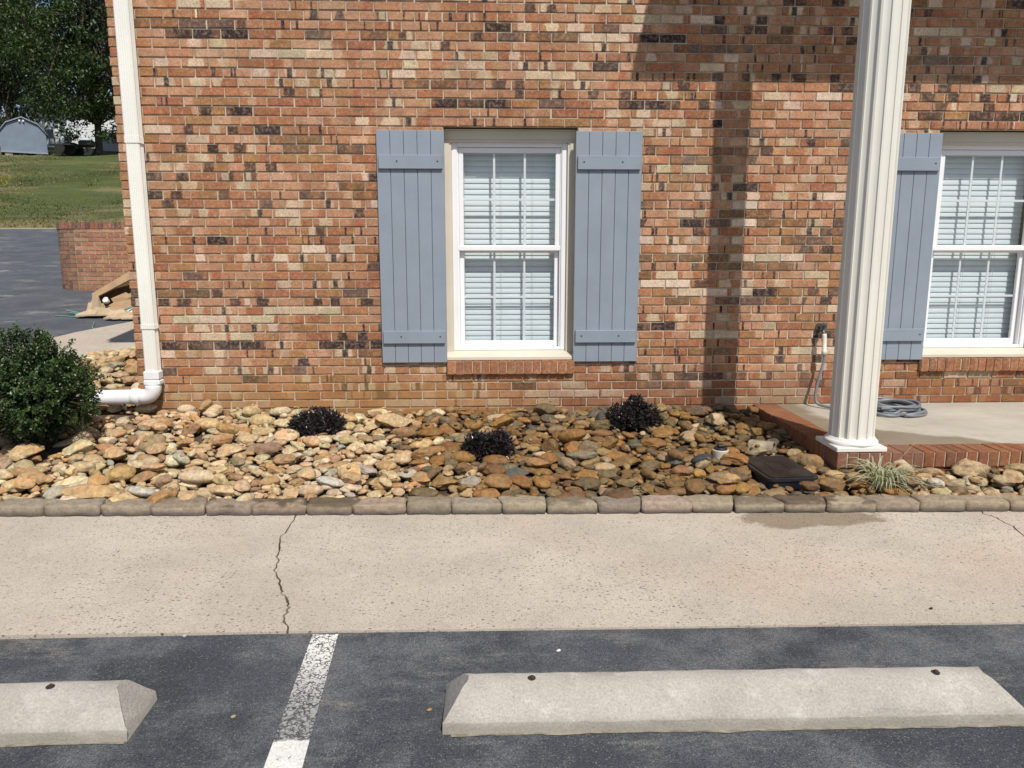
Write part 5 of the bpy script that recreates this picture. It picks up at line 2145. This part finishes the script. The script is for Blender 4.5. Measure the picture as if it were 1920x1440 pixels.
for xx in (-28.65, -27.05):
    m = MB()
    m.box(xx - .2, xx + .2, SY + .02, SY + .35, lz(xx, SY) - .3, sz0 - .061)
    m.build('block', M['block'], shed)
m = MB()
m.box(-27.98, -27.88, SY - .12, SY - .02, 8.96, 9.06, .01)
m.box(-27.78, -27.68, SY - .12, SY - .02, 8.96, 9.06, .01)
m.build('flood_lamp', M['siding'], shed)

shed.rotation_euler.z = radians(29)

HY = 60.0
hx0, hx1 = at(60, 290, HY)[0], at(330, 290, HY)[0]
hz0 = lz(0, HY) - .4
fh = empty('white_house', ((hx0 + hx1) / 2, HY, hz0), label='white sided house glimpsed under the big tree', cat='house')
m = MB()
m.box(hx0, hx1, HY, HY + 8, hz0 - .3, hz0 + 3.1)
m.build('wall', M['siding'], fh)
for k in range(15):
    m = MB()
    m.box(hx0 - .01, hx1, HY - .025, HY - .001, hz0 + .1 + k * .2, hz0 + .285 + k * .2)
    m.build('siding_board', M['siding'], fh)
m = MB()
m.prism([(HY - .5, hz0 + 3.1), (HY + 8.5, hz0 + 3.1), (HY + 4, hz0 + 5.2)], hx0 - .4, hx1 + .3, axis=0)
m.build('roof', M['shingle'], fh)
wl, wr = at(84, 250, HY)[0], at(103, 250, HY)[0]
wt_, wb_ = at(90, 241, HY)[2], at(90, 262, HY)[2]
m = MB()
m.box(wl, wr, HY - .06, HY - .026, wb_, wt_)
wn = m.build('window', M['siding'], fh)
m = MB()
m.box(wl + .07, wr - .07, HY - .075, HY - .061, wb_ + .07, wt_ - .07)
m.build('pane', M['window_dark'], fh)

# grey camper behind the trunk
cy0 = 52.0
c0, c1 = at(188, 290, cy0)[0], at(300, 290, cy0)[0]
cz0, cz1 = at(200, 284, cy0)[2], at(200, 249, cy0)[2]
cam_ = empty('camper_trailer', ((c0 + c1) / 2, cy0, cz0), label='pale grey camper trailer behind the tree trunk', cat='trailer')
rr_ = round_rect(c0, c1, cz0, cz1, .25, 5)
m = MB()
m.prism(rr_, cy0, cy0 + 2.2)
m.build('body', M['camper'], cam_)
m = MB()
m.box(c0 + .9, c0 + 1.5, cy0 - .02, cy0 - .001, cz0 + .55, cz1 - .2)
m.build('window', M['window_dark'], cam_)
m = MB()
m.cyl((c0 + 1.2, cy0 + .1, cz0 - .05), (c0 + 1.2, cy0 + .35, cz0 - .05), .33, n=20)
m.build('wheel', M['tyre'], cam_)

# old tractor and a small utility trailer in the tree's shade
ty = 45.5
t0 = at(150, 292, ty)
tr = empty('tractor', (t0[0], ty, lz(t0[0], ty)), label='dark parked tractor in the shade under the big tree', cat='tractor')
gz_ = lz(t0[0], ty)
S = .0325
m = MB()
m.box(t0[0] + .05, t0[0] + .95, ty - .28, ty + .28, gz_ + .55, gz_ + .95, .10)
m.box(t0[0] - .6, t0[0] + .06, ty - .2, ty + .2, gz_ + .4, gz_ + .65, .05)
m.build('body', M['machine'], tr)
m = MB()
m.box(t0[0] - .62, t0[0] - .22, ty - .22, ty + .22, gz_ + .70, gz_ + .80, .03)
m.prism([(t0[0] - .62, gz_ + .8), (t0[0] - .54, gz_ + .8), (t0[0] - .68, gz_ + 1.15), (t0[0] - .74, gz_ + 1.13)], ty - .22, ty + .22)
m.build('seat', M['machine'], tr)
m = MB()
m.cyl((t0[0] - .02, ty, gz_ + .9), (t0[0] - .12, ty, gz_ + 1.12), .02, n=8)
m.cyl((t0[0] - .12, ty, gz_ + 1.12), (t0[0] - .135, ty, gz_ + 1.15), .19, n=20)
m.build('steering_wheel', M['machine'], tr)
for sx_, rr2, yy in ((-.42, .42, -.5), (-.42, .42, .5), (.78, .26, -.42), (.78, .26, .42)):
    m = MB()
    m.cyl((t0[0] + sx_, ty + yy - .1, gz_ + rr2 - .03), (t0[0] + sx_, ty + yy + .1, gz_ + rr2 - .03), rr2, n=24)
    m.build('wheel', M['tyre'], tr)
u0 = at(92, 292, 44.6)
ut = empty('utility_trailer', (u0[0] + .6, 44.6, lz(u0[0], 44.6)), label='dark flat utility trailer between the shed and the tractor', cat='trailer')
uz = lz(u0[0], 44.6)
m = MB()
m.box(u0[0] + .3, u0[0] + 1.6, 44.1, 45.2, uz + .55, uz + .63)
m.box(u0[0] - .45, u0[0] + .3, 44.6, 44.7, uz + .56, uz + .62)
m.build('deck', M['machine'], ut)
for k in range(5):
    m = MB()
    xx = u0[0] + .35 + k * .3
    m.box(xx, xx + .05, 44.1, 44.15, uz + .632, uz + .95)
    m.build('stake', M['machine'], ut)
for yy in (44.0, 45.2):
    m = MB()
    m.cyl((u0[0] + .95, yy, uz + .30), (u0[0] + .95, yy + .16, uz + .30), .30, n=20)
    m.build('wheel', M['tyre'], ut)
m = MB()
m.box(u0[0] - .42, u0[0] - .34, 44.6, 44.68, uz - .1, uz + .56)
m.build('jack_stand', M['machine'], ut)


def tree(name, label, x, y, h, crown_c, crown_r, nclump, nleaf, lsize, cols, trunk_r, drop_=.0, group=None):
    z0 = lz(x, y) - .2
    t = empty(name, (x, y, z0), label=label, cat='tree', group=group)
    m = MB()
    top = np.array([x + random.uniform(-.3, .3), y, z0 + h * .75])
    tr_ = spline([(x, y, z0), (x + .1, y, z0 + h * .25), top * .5 + np.array([x, y, z0 + h * .4]) * .5, top], 6)
    m.tube(tr_, np.linspace(trunk_r, trunk_r * .2, len(tr_)), 10)
    P, D, N, C = [], [], [], []
    cc_ = np.array(crown_c)
    rr = np.array(crown_r)
    for q in range(nclump):
        d = unit(1)[0]
        r_ = random.random() ** .38
        bump_ = 1 + .22 * mnoise.noise(Vector(d * 2.1 + Vector((x, 0, 0)))) if False else 1 + .22 * mnoise.noise(Vector((d[0] * 2.1 + x, d[1] * 2.1, d[2] * 2.1)))
        c = cc_ + d * rr * r_ * bump_
        if random.random() < .35:
            st_ = tr_[random.randrange(len(tr_) // 4, len(tr_))]
            m.tube(spline([st_, (np.array(st_) + c) / 2 + RNG.normal(0, .3, 3), c], 3), np.linspace(trunk_r * .28, .02, 7), 5)
        k = int(nleaf * random.uniform(.6, 1.4))
        cr = random.uniform(.55, 1.15) * lsize * 4.2
        g = unit(k) * (RNG.random((k, 1)) ** .4) * cr * np.array([1, 1, .62])
        P.append(c + g)
        D.append(unit(k) + np.array([0, 0, -.55 - drop_]) + g / cr * .6)
        N.append(g / cr + np.array([0, 0, .8]) + RNG.normal(0, .35, (k, 3)))
        base = np.array(random.choice(cols)) * random.uniform(.6, 1.05)
        C.append(np.tile(base, (k, 1)) * RNG.uniform(.65, 1.35, (k, 1)))
    P, D, N, C = map(np.concatenate, (P, D, N, C))
    n = len(P)
    leaves('crown', P, D, N, RNG.uniform(.8, 1.25, n) * lsize, RNG.uniform(.26, .4, n) * lsize, C, M['treeleaf'], t)
    m.build('trunk', M['bark'], t)
    return t


tx = at(186, 290, 46.5)
tree('broadleaf_tree', 'big dense broadleaf tree shading the tractor', tx[0], 46.5, 12.5, (-25.0, 46.6, 14.2), (5.0, 4.6, 6.1), 420, 62, .21, [(.045, .085, .018), (.06, .105, .022), (.035, .065, .016), (.075, .115, .025)], .24)
tree('dark_tree', 'darker drooping tree beyond the shed at the edge', -33.2, 52.0, 14, (-33.2, 52, 16.5), (3.6, 3.6, 8.6), 240, 60, .26, [(.022, .045, .014), (.03, .055, .018), (.04, .06, .02)], .3, .8, 'trees behind the shed')
tree('dark_tree', 'dark tree standing behind the shed and the broadleaf tree', -31.5, 72.0, 17, (-31.5, 72, 20.5), (6.2, 4.5, 9.5), 240, 55, .30, [(.022, .04, .012), (.03, .05, .015)], .35, .2, 'trees behind the shed')
tree('dark_tree', 'dark tree standing behind the white house', -24.0, 78.0, 19, (-24.0, 78, 22.5), (8.5, 5, 10.5), 260, 55, .34, [(.022, .04, .012), (.03, .05, .015)], .4, .2, 'trees behind the shed')
tree('dark_tree', 'dark tree far behind at the outer edge', -39.0, 66.0, 17, (-39.0, 66, 20), (6.5, 5, 9.5), 240, 55, .34, [(.022, .04, .012), (.03, .05, .015)], .4, .2, 'trees behind the shed')

# weeds on the lawn
for (a, b, Y_, cpk, lb) in ((9, 370, 30, (.30, .26, .03), 'yellow flowering weed on the lawn'), (175, 365, 30.5, (.12, .14, .03), 'green weed clump in the middle of the lawn'), (55, 368, 30, (.06, .09, .03), 'small dark weed on the lawn below the shed')):
    q = at(a, b, Y_)
    z = lz(q[0], Y_)
    k = 130
    leaves('foliage', np.array([q[0], Y_, z]) + RNG.normal(0, 1, (k, 3)) * [.22, .22, .0] + RNG.random((k, 1)) * [0, 0, .4], unit(k) + [0, 0, .6], unit(k), RNG.uniform(.06, .13, k), RNG.uniform(.015, .03, k), np.tile(cpk, (k, 1)) * RNG.uniform(.6, 1.4, (k, 1)), M['blade'], empty('weed', (q[0], Y_, z), label=lb, cat='weed'))
